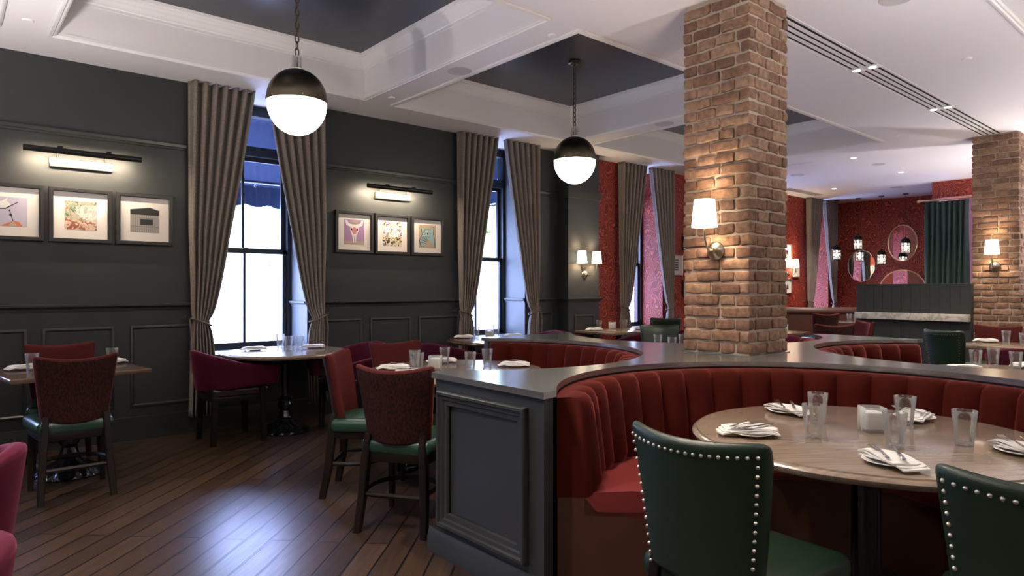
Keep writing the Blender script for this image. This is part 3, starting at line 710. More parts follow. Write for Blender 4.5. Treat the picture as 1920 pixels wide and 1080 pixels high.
DC((8.12, 3.62, 0), face(0.65, 0.76), 'red chair right of the pillar, lower of the two in front of the brown banquette', G1)
DC((8.78, 3.64, 0), face(-0.70, 0.71), 'red chair turned sideways against the left end of the charcoal partition', G1)
BC((7.52, 3.98, 0), face(0.65, 0.76), 'purple tinged red chair low beside the right side of the brick pillar', G2)

# ------------------------------------------------------------------ tables
def disc(b, r, z, th, n=72, c=(0, 0)):
    b.lathe([(0, z-th), (r-0.03, z-th), (r-0.012, z-th+0.004), (r-0.002, z-th*0.62), (r, z-th*0.42), (r-0.008, z-0.010), (r-0.018, z-0.007), (r-0.020, z-0.0015), (r-0.028, z), (0, z)], n, (c[0], c[1], 0))
def ornate_base(t, r=0.215):
    b = MB()
    def mod(a, rr, z): return 1+(0.05*math.sin(14*a) if 0.012 < z < 0.10 and rr > 0.08 else 0)
    b.lathe([(0, 0), (r, 0), (r+0.003, 0.010), (r-0.008, 0.020), (r-0.016, 0.030), (r-0.045, 0.055), (r-0.085, 0.075), (0.105, 0.088), (0.085, 0.105), (0.062, 0.125), (0.070, 0.14), (0.060, 0.155), (0.048, 0.20), (0.066, 0.235), (0.072, 0.26), (0.058, 0.285), (0.066, 0.305), (0.046, 0.33), (0, 0.33)], 84, mod=mod)
    b.build('ornate_base', 'iron', t)
    MB().lathe([(0, 0.325), (0.036, 0.325), (0.034, 0.60), (0.044, 0.63), (0.034, 0.65), (0.050, 0.70), (0.15, 0.709), (0, 0.709)], 24, mod=lambda a, rr, z: 1+(0.06*math.cos(8*a) if 0.3 < z < 0.61 else 0)).build('column', 'iron', t)
def round_table(label, r, mat='tabletop', base='ornate', loc=(0, 0)):
    t = thing('round_table', label, 'table', (*loc, 0))
    b = MB(); disc(b, r, 0.75, 0.042); b.build('tabletop', mat, t, angle=30)
    if base == 'ornate': ornate_base(t)
    elif base == 'claw':
        MB().lathe([(0, 0.10), (0.05, 0.10), (0.062, 0.14), (0.05, 0.18), (0.06, 0.22), (0.045, 0.26), (0.040, 0.62), (0.055, 0.68), (0.2, 0.708), (0, 0.708)], 28).build('column', 'iron', t)
        for k in range(4):
            a = PI/4+k*PI/2+0.2; c, s = math.cos(a), math.sin(a)
            b = MB(); b.tube([(0.03*c, 0.03*s, 0.22), (0.12*c, 0.12*s, 0.19), (0.20*c, 0.20*s, 0.11), (0.28*c, 0.28*s, 0.055), (0.33*c, 0.33*s, 0.045), (0.36*c, 0.36*s, 0.03)], [0.035, 0.030, 0.024, 0.022, 0.034, 0.018], 10)
            for q in (-0.4, 0, 0.4): b.tube([(0.32*c, 0.32*s, 0.04), (0.32*c+0.055*math.cos(a+q), 0.32*s+0.055*math.sin(a+q), 0.03), (0.32*c+0.075*math.cos(a+q), 0.32*s+0.075*math.sin(a+q), 0.004)], [0.014, 0.013, 0.007], 8)
            b.build('claw_foot', 'iron', t)
    else:
        MB().lathe([(0, 0), (0.25, 0), (0.255, 0.015), (0.22, 0.03), (0.10, 0.055), (0.065, 0.09), (0, 0.09)], 40).build('base', 'iron', t)
        MB().lathe([(0, 0.085), (0.052, 0.085), (0.050, 0.62), (0.065, 0.66), (0.24, 0.709), (0, 0.709)], 40, mod=lambda a, rr, z: 1+(0.05*math.cos(14*a) if 0.08 < z < 0.63 and rr > 0.04 else 0)).build('column', 'iron', t)
    return t
def square_table(label, loc, sx, sy, rz=0, mat='tabledark'):
    t = thing('rectangular_table', label, 'table', (*loc, 0), rz)
    MB().rbox((0, 0, 0.734), (sx/2, sy/2, 0.016), 0.005, (2, 2, 1)).build('tabletop', mat, t); ornate_base(t)
    return t
round_table('large round oak table in the foreground set with five tumblers', 0.67, base='fluted', loc=(2.80, 1.09)).rotation_euler = (0, 0, math.radians(-38))
round_table('round table with tumblers in the booth left of the brick pillar', 0.64, base='claw', loc=(2.80, 3.88))
round_table('round pedestal table in front of the first tall window', 0.55, base='ornate', loc=(2.43, 6.05))
round_table('round table in front of the middle window', 0.60, 'tabledark', 'ornate', (4.83, 5.82))
round_table('round table in the booth right of the pillar, hidden below the counter edge', 0.64, base='claw', loc=(5.50, 1.14))
round_table('round table on the far side of the pillar, behind the counter', 0.60, base='fluted', loc=(5.32, 3.86))
square_table('square table against the charcoal wall at far left', (0.70, 5.66), 0.83, 0.76, math.radians(7))
square_table('rectangular table between the pilaster and the papered window', (7.08, 5.98), 1.02, 0.72, 0.0, 'tabletop')
square_table('rectangular table beside the right hand brick pillar', (8.30, 1.72), 0.75, 0.98, 0.0, 'tabletop')
square_table('small table just right of the brick pillar, in front of the brown banquette', (8.35, 4.50), 0.8, 0.8, 0.0)
square_table('far small table between the brown banquette and the charcoal partition', (11.9, 4.85), 0.7, 0.75, 0.1)

# ------------------------------------------------------------------ table things
def tumbler(label, group):
    N = 40
    def flut(a, r, z): return 1-(0.045*(0.5+0.5*math.cos(10*a)) if 0.012 < z < 0.095 else 0)
    b = MB(); outer = [(0, 0), (0.027, 0), (0.030, 0.003), (0.0305, 0.012), (0.032, 0.03), (0.0365, 0.075), (0.039, 0.10), (0.0415, 0.1275), (0.0410, 0.130)]
    inner = [(0.0392, 0.1285), (0.0368, 0.10), (0.0335, 0.06), (0.0288, 0.025), (0.026, 0.018), (0, 0.0165)]
    b.lathe(outer+inner, N, mod=flut)
    o = b.build('tumbler', 'glass', angle=60); tag(o, label, 'glass', group); return o
TUM = Maker(tumbler)
def candle(label, group):
    t = thing('candle_holder', label, 'candle holder', group=group)
    h = 0.042; b = MB()
    def sq(a, z, e=0.006): return [(-a+e, -a, z), (a-e, -a, z), (a, -a+e, z), (a, a-e, z), (a-e, a, z), (-a+e, a, z), (-a, a-e, z), (-a, -a+e, z)]
    b.loft([sq(h-0.002, 0), sq(h, 0.003), sq(h, 0.098), sq(h-0.001, 0.1), sq(h-0.004, 0.0995), sq(h-0.004, 0.012)]); b.build('glass_cube', 'frosted', t, angle=40)
    b = MB(); b.loft([sq(h-0.007, 0.0135), sq(h-0.007, 0.078), sq(h-0.012, 0.080)]); b.build('candle', 'wax', t, angle=40)
    return t
CAN = Maker(candle)
def plate(label, group):
    b = MB().lathe([(0, 0.002), (0.045, 0.0), (0.05, 0.003), (0.080, 0.012), (0.083, 0.0145), (0.081, 0.016), (0.052, 0.0075), (0.045, 0.006), (0, 0.006)], 40)
    return tag(b.build('side_plate', 'plate'), label, 'plate', group)
PLA = Maker(plate)
def napkin(label, group):
    rnd = random.Random(5); b = MB()
    for lay in range(3):
        nx, ny = 22, 12; top = []; bot = []; W_, H_ = 0.115-0.006*lay, 0.052-0.004*lay; ox, oy = 0.006*lay-0.004, 0.007*lay-0.006
        for j in range(ny+1):
            for i in range(nx+1):
                u = -1+2*i/nx; v = -1+2*j/ny
                x = ox+W_*u*(1-0.06*v*v)+0.004*math.sin(v*5+lay); y = oy+H_*v*(1+0.10*u*math.cos(lay*1.3+0.4))+0.003*math.sin(u*3+lay*2)
                z = 0.017+0.0065*lay+0.0022*math.sin(u*4+lay*2+v*2)+0.0012*math.sin(v*5+u*3+lay)-0.022*max(0, abs(u)-0.66)
                top.append((x, y, z+0.0055)); bot.append((x, y, z))
        w = nx+1; K = w*(ny+1); fs = []
        for j in range(ny):
            for i in range(nx):
                a = j*w+i; fs.append((a, a+1, a+w+1, a+w)); fs.append((K+a, K+a+w, K+a+w+1, K+a+1))
        ring = list(range(w))+[j*w+nx for j in range(1, ny+1)]+[ny*w+i for i in range(nx-1, -1, -1)]+[j*w for j in range(ny-1, 0, -1)]
        for q in range(len(ring)): p0, p1 = ring[q], ring[(q+1) % len(ring)]; fs.append((p0, p0+K, p1+K, p1))
        b.add(top+bot, fs)
    return tag(b.build('napkin', 'napkin', angle=60), label, 'napkin', group)
NAP = Maker(napkin)
def cut_outline(left):                                   # left: list of (y, half width, z, half thickness)
    rings = []
    for y, w, z, h in left: rings.append([(-w, y, z), (-w*0.7, y, z-h), (w*0.7, y, z-h), (w, y, z), (w*0.7, y, z+h), (-w*0.7, y, z+h)])
    return rings
def fork(label, group):
    b = MB(); b.loft(cut_outline([(-0.095, 0.003, 0.004, 0.001), (-0.09, 0.0065, 0.004, 0.0015), (-0.06, 0.006, 0.005, 0.0016), (-0.01, 0.003, 0.009, 0.0016), (0.02, 0.0028, 0.008, 0.0014), (0.035, 0.008, 0.005, 0.0012), (0.048, 0.0115, 0.003, 0.001), (0.055, 0.0118, 0.0025, 0.0009)]))
    for q in range(4): b.loft([[(x0+c, y, z+d) for c, d in ((-0.0014, -0.0007), (0.0014, -0.0007), (0.0014, 0.0007), (-0.0014, 0.0007))] for x0, y, z in ((-0.0102+0.0068*q, 0.054, 0.0025), (-0.0098+0.0065*q, 0.075, 0.003), (-0.009+0.006*q, 0.095, 0.007))])
    return tag(b.build('fork', 'cutlery'), label, 'fork', group)
FOR = Maker(fork)
def knife(label, group):
    b = MB(); b.loft(cut_outline([(-0.105, 0.004, 0.004, 0.001), (-0.10, 0.007, 0.004, 0.002), (-0.03, 0.005, 0.004, 0.002), (-0.005, 0.0045, 0.004, 0.0016), (0.0, 0.008, 0.004, 0.0008), (0.06, 0.0085, 0.004, 0.0006), (0.10, 0.005, 0.004, 0.0005), (0.108, 0.001, 0.004, 0.0004)]))
    return tag(b.build('knife', 'cutlery'), label, 'knife', group)
KNI = Maker(knife)
GT, GN, GP, GF, GK, GC = 'clear tumblers on the tables', 'folded white napkins', 'white side plates', 'forks on the napkins', 'knives on the napkins', 'square glass candle holders'
Z = 0.7505
for x, y, s in [(2.56, 1.19, 'front left one on the large oak table, before another glass'), (2.86, 1.31, 'rear left one on the large oak table'), (3.04, 1.03, 'behind the candle cube on the large oak table'),
                (2.63, 0.925, 'before the candle cube on the large oak table'), (2.86, 0.77, 'standing alone at the right of the large oak table'),
                (2.60, 4.10, 'rear of the pair left of the candle, booth left of the pillar'), (2.52, 3.93, 'front of the pair left of the candle, booth left of the pillar'), (2.89, 4.14, 'just behind the candle, booth left of the pillar'),
                (2.83, 3.74, 'shorter looking of two right of the candle, booth left of the pillar'), (3.07, 3.85, 'rightmost on the round table left of the pillar'),
                (0.48, 5.62, 'left one on the square table at far left'), (0.98, 5.74, 'right one on the square table at far left, against the wall panel'),
                (2.52, 6.40, 'left one on the round table at the first window'), (2.48, 6.10, 'middle one on the round table at the first window'), (2.57, 6.06, 'right one on the round table at the first window'),
                (4.74, 6.15, 'left one on the table at the middle window'), (5.10, 6.22, 'right one on the table at the middle window'),
                (6.95, 6.22, 'left one on the table by the papered window'), (7.35, 6.10, 'right one on the table by the papered window'),
                (5.24, 3.94, 'rear left one behind the counter, left of the pillar base'), (5.08, 3.66, 'front one behind the counter, left of the pillar base'), (5.45, 3.80, 'nearest the bricks behind the counter, left of the pillar base'),
                (5.72, 1.47, 'front left one on the table right of the counter'), (6.00, 1.43, 'rear one on the table right of the counter'), (5.76, 1.24, 'at the right edge, on the table right of the counter'),
                (8.53, 1.92, 'left one on the table beside the right hand pillar'), (8.20, 1.70, 'right one on the table beside the right hand pillar'),
                (8.08, 4.36, 'left one on the small table right of the big pillar'), (8.30, 4.42, 'right one on the small table right of the big pillar'),
                (11.8, 4.75, 'left one on the far table before the partition'), (12.0, 4.95, 'back one on the far table before the partition')]:
    TUM((x, y, Z), random.uniform(0, 3), 'clear glass tumbler, '+s, GT)
for x, y, r, s in [(2.86, 1.09, 0.75, 'in the middle of the large round oak table'), (2.67, 3.94, 0.75, 'on the round table left of the brick pillar'), (4.86, 6.05, 0.5, 'on the round table at the middle window'),
                   (7.18, 6.18, 0.2, 'on the table by the papered window'), (5.72, 1.10, 0.9, 'at the right edge beyond the counter'), (8.48, 4.33, 0.8, 'on the small table right of the big pillar'), (11.7, 4.65, 0.8, 'on the far table before the partition')]:
    CAN((x, y, Z), r, 'square glass holder with white candle '+s, GC)
SET = [(2.42, 1.37, -48, 'left side of the large oak table', 2, -6), (2.98, 1.51, 68, 'back left of the large oak table', 2, 38), (3.27, 1.07, 8, 'back of the large oak table behind the tumblers', 1, 60),
       (2.37, 0.85, 54, 'front of the large oak table', 2, 35), (2.87, 0.60, 55, 'right side of the large oak table', 2, 36),
       (2.45, 4.12, -35, 'back left of the round table left of the pillar', 1, 0), (2.38, 3.80, -40, 'front left of the round table left of the pillar', 2, -30), (2.97, 4.27, -40, 'back of the round table left of the pillar', 1, -30), (3.22, 3.70, -45, 'right of the round table left of the pillar', 1, -45),
       (0.47, 5.83, 10, 'left of the square table at far left', 0, 0), (1.0, 5.88, 10, 'right of the square table at far left', 0, 0),
       (2.22, 6.24, -20, 'left of the table at the first window', 0, 0), (2.74, 6.12, -40, 'right of the table at the first window', 0, 0),
       (4.60, 6.18, -30, 'left of the table at the middle window', 0, 0), (5.18, 5.98, -30, 'right of the table at the middle window', 0, 0),
       (6.78, 6.14, -30, 'left of the table by the papered window', 0, 0), (7.38, 5.86, -30, 'right of the table by the papered window', 0, 0),
       (5.50, 1.47, -50, 'left of the table right of the counter', 0, 0), (6.02, 1.22, -30, 'back of the table right of the counter', 0, 0),
       (8.50, 2.08, -75, 'left of the table beside the right hand pillar', 0, 0), (8.10, 1.45, -75, 'right of the table beside the right hand pillar', 0, 0),
       (8.15, 4.62, -30, 'on the small table just right of the big pillar', 0, 0), (11.9, 4.62, -60, 'on the far table before the partition', 0, 0)]
for x, y, a, s, nc, ca in SET:
    r = math.radians(a)
    PLA((x, y, Z), 0, 'white side plate under a napkin, '+s, GP)
    NAP((x-0.012*math.cos(r), y-0.012*math.sin(r), Z), r, 'folded white napkin, '+s, GN)
    c = math.radians(ca); px_, py_ = -math.sin(c), math.cos(c)
    if nc: FOR((x+0.028*px_, y+0.028*py_, Z+0.0375), c-PI/2, 'polished fork on the napkin, '+s, GF)
    if nc > 1: KNI((x-0.026*px_, y-0.026*py_, Z+0.0385), c-PI/2-0.12, 'polished knife on the napkin, '+s, GK)

# ------------------------------------------------------------------ curtains
def curtain(label, x_out, side, group, hooks=True):       # side +1: opens to the right of x_out, -1: to the left
    t = thing('curtain', label, 'curtain', (x_out, 6.475, 0), 0, group)
    NU, NZ = 110, 56; z0, z1 = 0.16, CZ-0.003; tie = 1.02; vs = []
    for j in range(NZ+1):
        z = z0+(z1-z0)*j/NZ
        if z > tie:
            s = (z-tie)/(z1-tie); w = 0.155+(0.425 if side == 1 else 0.47)*(s**0.80); sq = 0.45+0.55*s
        else:
            s = (tie-z)/(tie-z0); w = 0.155+0.05*math.sin(min(1, s*1.6)*PI/2); sq = 0.45+0.3*s
        pinch = math.exp(-((z-tie)/0.06)**2)
        xo = 0.02*math.sin(max(0, 1-abs(z-tie)/0.8)*PI/2)+0.012*pinch; w -= 0.03*pinch
        for i in range(NU+1):
            u = i/NU; ph = 2*PI*6.5*u+0.4*math.sin(z*1.3)*u
            x = xo+w*u+0.006*math.sin(2*ph)*sq
            y = (0.052*sq*(1-0.45*pinch))*math.cos(ph)+0.012*math.sin(u*9+z*2)*(1-sq)-0.03*pinch*math.sin(u*PI)
            vs.append((side*x, y, z))
    b = MB(); w = NU+1; b.add(vs, [(j*w+i, j*w+i+1, (j+1)*w+i+1, (j+1)*w+i) for j in range(NZ) for i in range(NU)])
    o = b.build('drape', 'greycloth', t, recalc=False, angle=80)
    md = o.modifiers.new('thickness', 'SOLIDIFY'); md.thickness = 0.004
    tb = MB(); pts = []
    for i in range(25):
        a = 2*PI*i/24; pts.append((side*(0.10+0.085*math.cos(a)), -0.002+0.058*math.sin(a), tie+0.035*math.cos(a)*-1+0.004*math.sin(12*a)))
    tb.tube(pts, 0.008, 7); tb.build('tieback_cord', 'cord', t)
    tb = MB(); tb.tube([(side*0.0, 0.0, tie+0.03), (side*0.005, -0.045, tie-0.08), (side*0.015, -0.05, tie-0.30), (side*0.012, -0.05, tie-0.46)], [0.008, 0.010, 0.009, 0.016], 8); tb.build('tassel', 'cord', t)
    tb = MB(); tb.tube([(side*-0.03, 0.11, tie+0.035), (side*-0.03, 0.03, tie+0.035), (side*-0.03, 0.02, tie+0.06)], 0.007, 8); tb.build('tieback_hook', 'gold', t)
    return t
cn = ['window left of the frame', 'first tall window', 'middle window', 'first papered window', 'hidden window', 'last papered window']
CL = {}
for i, wx in enumerate(WIN_X):
    if i in (4,): continue
    for side in (1, -1):
        lab = 'taupe pleated curtain tied back %s of the %s' % ('left' if side == 1 else 'right', cn[i])
        xo = wx-side*(0.675 if side == 1 else 0.645)
        if side not in CL: CL[side] = curtain(lab, xo, side, 'taupe window curtains')
        else: dup(CL[side], (xo, 6.475, 0), 0, lab, 'taupe window curtains')

# ------------------------------------------------------------------ pictures and picture lights
def picture(label, cx, cz, w, h, art, framemat='blackframe', inner=None, bw=0.032, Y=WY, group='framed prints'):
    t = thing('framed_picture', label, 'picture', (cx, Y-0.001, cz), 0, group)
    P = lambda u, v, hh: (u, -hh, v)
    MB().frame(P, -w/2, -h/2, w/2, h/2, [(0, 0), (0, 0.030), (0.003, 0.033), (bw-0.004, 0.033), (bw, 0.029), (bw, 0.006), (0.01, 0.0)]).build('frame', framemat, t)
    MB().box(-w/2+bw-0.004, w/2-bw+0.004, -0.010, -0.002, -h/2+bw-0.004, h/2-bw+0.004).build('mat_board', 'mat', t)
    pw, ph = inner or (w*0.46, h*0.46)
    art(t, pw/2, ph/2)
    MB().box(-w/2+bw-0.002, w/2-bw+0.002, -0.0185, -0.0165, -h/2+bw-0.002, h/2-bw+0.002).build('glazing', 'glazing', t)
    return t
def poly(b, pts, y, mi, dz=0.0):
    b.mi = mi; n_ = len(pts); b.add([(x, -y, z) for x, z in pts]+[(x, -0.009, z) for x, z in pts], [tuple(range(n_)), tuple(range(2*n_-1, n_-1, -1))]+[(i, n_+i, n_+(i+1) % n_, (i+1) % n_) for i in range(n_)])
def rect(b, x0, x1, z0, z1, y, mi): poly(b, [(x0, z0), (x1, z0), (x1, z1), (x0, z1)], y, mi)
def ell(cx, cz, rx, rz, n_=20, a0=0, a1=2*PI): return [(cx+rx*math.cos(a0+(a1-a0)*i/n_), cz+rz*math.sin(a0+(a1-a0)*i/n_)) for i in range(n_)]
def art_bird(t, a, c):
    b = MB(); mats = ['ink_lilac', 'ink_white', 'ink_black', 'ink_orange', 'ink_tan']
    rect(b, -a, a, -c, c, 0.0105, 0)
    poly(b, ell(-0.3*a, 0.45*c, 0.36*a, 0.26*c), 0.0112, 1); poly(b, [(-0.5*a, 0.6*c), (-0.1*a, 0.95*c), (-0.15*a, 0.5*c)], 0.0114, 1)
    poly(b, ell(-0.62*a, 0.62*c, 0.14*a, 0.13*c), 0.0114, 1)
    poly(b, [(-0.9*a, 0.12*c), (-0.2*a, 0.16*c), (0.5*a, 0.66*c), (0.48*a, 0.70*c), (-0.22*a, 0.24*c), (-0.9*a, 0.18*c)], 0.0116, 2)
    poly(b, ell(0.02*a, 0.08*c, 0.05*a, 0.06*c), 0.0116, 2); poly(b, ell(0.08*a, -0.22*c, 0.08*a, 0.08*c), 0.0116, 2)
    poly(b, [(0.0*a, 0.1*c), (0.04*a, 0.1*c), (0.14*a, -0.3*c), (0.24*a, -0.66*c), (0.18*a, -0.66*c)], 0.0113, 2)
    poly(b, [(-0.5*a, -c), (0.25*a, -0.62*c), (0.55*a, -0.7*c), (0.75*a, -c)], 0.0112, 3); poly(b, [(-0.1*a, -c), (0.25*a, -0.62*c), (0.45*a, -c)], 0.0114, 4)
    b.build('print', mats, t, recalc=False)
def art_land(t, a, c):
    b = MB(); rect(b, -a, a, -c, c, 0.0105, 0); poly(b, [(-a, -c), (a, -c), (a, -0.3*c), (-0.2*a, -0.35*c), (-a, -0.15*c)], 0.0112, 1)
    poly(b, [(-0.3*a, c), (a, 0.6*c), (a, 0.75*c), (0.1*a, c)], 0.0112, 2)
    b.build('print', ['art_land', 'art_earth', 'ink_tan'], t, recalc=False)
def art_barn(t, a, c):
    b = MB(); rect(b, -a, a, -c, c, 0.0105, 0); poly(b, [(-a, -c), (a, -c), (a, 0.75*c), (0.35*a, 0.95*c), (-a, 0.75*c)], 0.0110, 1)
    poly(b, [(-a, 0.35*c), (a, 0.35*c), (a, 0.72*c), (0.35*a, 0.92*c), (-a, 0.72*c)], 0.0113, 3)
    for i in range(13): rect(b, -a+0.15*a*i+0.03*a, -a+0.15*a*i+0.07*a, -c, 0.35*c, 0.0113, 2)
    rect(b, -0.32*a, 0.55*a, -0.42*c, 0.02*c, 0.0115, 3); rect(b, -0.42*a, 0.65*a, 0.05*c, 0.12*c, 0.0116, 2); rect(b, -a, a, -0.58*c, -0.52*c, 0.0116, 2)
    b.build('print', ['mat', 'ink_wood', 'ink_grey', 'ink_black'], t, recalc=False)
def art_skull(t, a, c):
    b = MB(); rect(b, -a, a, -c, c, 0.0105, 0); rect(b, -a, a, -c, -0.72*c, 0.0108, 4)
    poly(b, [(-0.9*a, 0.95*c), (-0.7*a, 0.95*c), (-0.6*a, 0.72*c), (-0.2*a, 0.62*c), (0.2*a, 0.62*c), (0.6*a, 0.72*c), (0.7*a, 0.95*c), (0.9*a, 0.95*c), (0.8*a, 0.55*c), (0.3*a, 0.36*c), (-0.3*a, 0.36*c), (-0.8*a, 0.55*c)], 0.0112, 1)
    poly(b, [(-0.36*a, 0.5*c), (0.36*a, 0.5*c), (0.42*a, 0.15*c), (0.22*a, -0.3*c), (0.14*a, -0.85*c), (-0.14*a, -0.85*c), (-0.22*a, -0.3*c), (-0.42*a, 0.15*c)], 0.0114, 1)
    poly(b, ell(0, 0.12*c, 0.24*a, 0.30*c), 0.0116, 2); 
    for sx in (-1, 1): poly(b, ell(sx*0.28*a, 0.22*c, 0.07*a, 0.09*c), 0.0118, 3)
    rect(b, -0.02*a, 0.02*a, -0.8*c, -0.3*c, 0.0118, 0); poly(b, [(-0.5*a, 0.8*c), (-0.1*a, 0.95*c), (0.3*a, 0.9*c), (0.5*a, 0.7*c), (0, 0.75*c)], 0.0117, 4)
    b.build('print', ['ink_mauve', 'ink_white', 'ink_pink', 'ink_black', 'ink_tan'], t, recalc=False)
def art_floral(t, a, c):
    b = MB(); rect(b, -a, a, -c, c, 0.0105, 0); b.build('print', ['art_floral'], t, recalc=False)
def art_owl(t, a, c):
    b = MB(); rect(b, -a, a, -c, c, 0.0105, 0)
    O = [(-0.75*a, 0.9*c), (-0.3*a, 0.62*c), (0.35*a, 0.65*c), (0.75*a, 0.85*c), (0.72*a, 0.25*c), (0.85*a, -0.4*c), (0.9*a, -0.95*c), (0.35*a, -0.45*c), (-0.1*a, -0.2*c), (-0.35*a, -0.85*c), (-0.75*a, -0.85*c), (-0.9*a, -0.4*c), (-0.6*a, 0.2*c)]
    poly(b, [(x*1.04, z*1.03) for x, z in O], 0.0108, 2); poly(b, [(x*0.96, z*0.97) for x, z in O], 0.0112, 1)
    for sx in (-1, 1): poly(b, ell(sx*0.33*a+0.02*a, 0.42*c, 0.17*a, 0.15*c), 0.0115, 2); poly(b, ell(sx*0.33*a+0.02*a, 0.42*c, 0.13*a, 0.11*c), 0.0117, 3); poly(b, ell(sx*0.33*a+0.02*a, 0.42*c, 0.05*a, 0.045*c), 0.0119, 2)
    poly(b, [(-0.05*a, 0.3*c), (0.1*a, 0.3*c), (0.02*a, 0.1*c)], 0.0119, 2)
    for q in range(4): poly(b, [(-0.8*a+0.22*a*q, -0.5*c), (-0.76*a+0.22*a*q, -0.5*c), (-0.36*a+0.22*a*q, 0.05*c), (-0.40*a+0.22*a*q, 0.05*c)], 0.0116, 2)
    for q in range(3): poly(b, [(-0.75*a, -0.1*c-0.22*c*q), (-0.75*a, -0.06*c-0.22*c*q), (-0.1*a, -0.36*c-0.18*c*q+0.1*c), (-0.1*a, -0.4*c-0.18*c*q+0.1*c)], 0.0116, 2)
    b.build('print', ['ink_tan', 'ink_teal', 'ink_black', 'ink_white'], t, recalc=False)
def art_text(t, a, c):
    b = MB(); rect(b, -a, a, -c, c, 0.0105, 0); rnd = random.Random(2)
    for q in range(5):
        x = -0.8*a
        while x < 0.7*a: w = rnd.uniform(0.12, 0.3)*a; rect(b, x, x+w, c*(0.72-0.36*q)-0.11*c, c*(0.72-0.36*q)+0.13*c, 0.0112, 1); x += w+0.07*a
    b.build('print', ['ink_white', 'ink_black'], t, recalc=False)
def art_mono(t, a, c):
    b = MB(); rect(b, -a, a, -c, c, 0.0105, 0); poly(b, [(-0.6*a, -c), (0.6*a, -c), (0.4*a, 0.1*c), (0, 0.6*c), (-0.5*a, 0.2*c)], 0.0112, 1); poly(b, ell(0.1*a, 0.5*c, 0.3*a, 0.25*c), 0.0114, 2)
    b.build('print', ['ink_white', 'ink_black', 'ink_grey'], t, recalc=False)
PZ = 1.935
picture('black framed print of a white bird above an orange roof, at the left edge', 0.415, PZ, 0.45, 0.45, art_bird, inner=(0.23, 0.23))
picture('black framed colour landscape print, middle of the left trio', 0.895, PZ, 0.45, 0.45, art_land, inner=(0.23, 0.24))
picture('black framed grey print of a timber barn, left of the first curtain', 1.375, PZ, 0.45, 0.45, art_barn, inner=(0.23, 0.23))
picture('black framed print of a horned cattle skull', 3.405, PZ, 0.45, 0.45, art_skull, inner=(0.24, 0.27))
picture('black framed purple and cream floral print', 3.875, PZ, 0.45, 0.45, art_floral, inner=(0.24, 0.27))
picture('black framed drawing of a blue owl, beside the middle window curtain', 4.345, PZ, 0.45, 0.45, art_owl, inner=(0.24, 0.27))
picture('silver framed black lettering print on the red wallpaper beside the brick pillar', 9.25, 1.71, 0.32, 0.34, art_text, 'satin', (0.14, 0.22), 0.014, group='framed prints on the red wallpaper')
picture('small print above the lettering print, its edge against the brick pillar', 9.55, 2.10, 0.26, 0.28, art_mono, 'blackframe', (0.12, 0.14), 0.014, group='framed prints on the red wallpaper')
picture('small print below the lettering print, its edge against the brick pillar', 9.55, 1.32, 0.26, 0.28, art_mono, 'blackframe', (0.12, 0.14), 0.014, group='framed prints on the red wallpaper')
picture('upper small white matted print left of the far curtain', 13.03, 2.07, 0.30, 0.30, art_mono, 'gold', (0.13, 0.13), 0.014, group='framed prints on the red wallpaper')
picture('small white matted print behind the far double wall lamp', 13.36, 1.71, 0.30, 0.32, art_mono, 'satin', (0.13, 0.13), 0.014, group='framed prints on the red wallpaper')
picture('lowest small white matted print left of the far curtain', 13.03, 1.37, 0.30, 0.30, art_mono, 'satin', (0.13, 0.13), 0.014, group='framed prints on the red wallpaper')
def picture_light(label, cx, L=0.82, group='picture lights'):
    t = thing('picture_light', label, 'picture light', (cx, WY, 2.36), 0, group)
    MB().rbox((0, -0.016, 0.0), (0.225, 0.016, 0.038), 0.006, (2, 1, 1)).build('back_plate', 'satin', t)
    b = MB(); ring = []
    for k in (-1, 1):
        for r in (0.024,): ring.append([(k*L/2, -0.190+r*math.cos(2*PI*j/20), 0.068+r*math.sin(2*PI*j/20)) for j in range(20)])
    b.loft(ring); b.build('bar_shade', 'black', t)
    for sx in (-1, 1):
        a = MB().tube([(sx*0.17, -0.02, 0.02), (sx*0.17, -0.03, 0.085), (sx*0.17, -0.09, 0.105), (sx*0.17, -0.190, 0.098)], 0.006, 8); a.tube([(sx*0.17-0.018, -0.190, 0.097), (sx*0.17+0.018, -0.190, 0.097)], 0.011, 8); a.build('arm', 'black', t)
    MB().rbox((0, -0.167, 0.064), (L/2-0.05, 0.003, 0.009), 0.002, (4, 1, 1)).build('light_tube', 'strip', t)
    ld = bpy.data.lights.new('tube_light', 'AREA'); ld.shape = 'RECTANGLE'; ld.size = L-0.08; ld.size_y = 0.015; ld.energy = 8; ld.color = (1, 0.80, 0.58)
    lo = bpy.data.objects.new('tube_light', ld); COL.objects.link(lo); lo.parent = t; lo.location = (0, -0.168, 0.050); lo.rotation_euler = (math.radians(36), 0, 0)
    return t
picture_light('black bar picture light above the left trio of prints', 0.90)
picture_light('black bar picture light above the skull, floral and owl prints', 3.88)

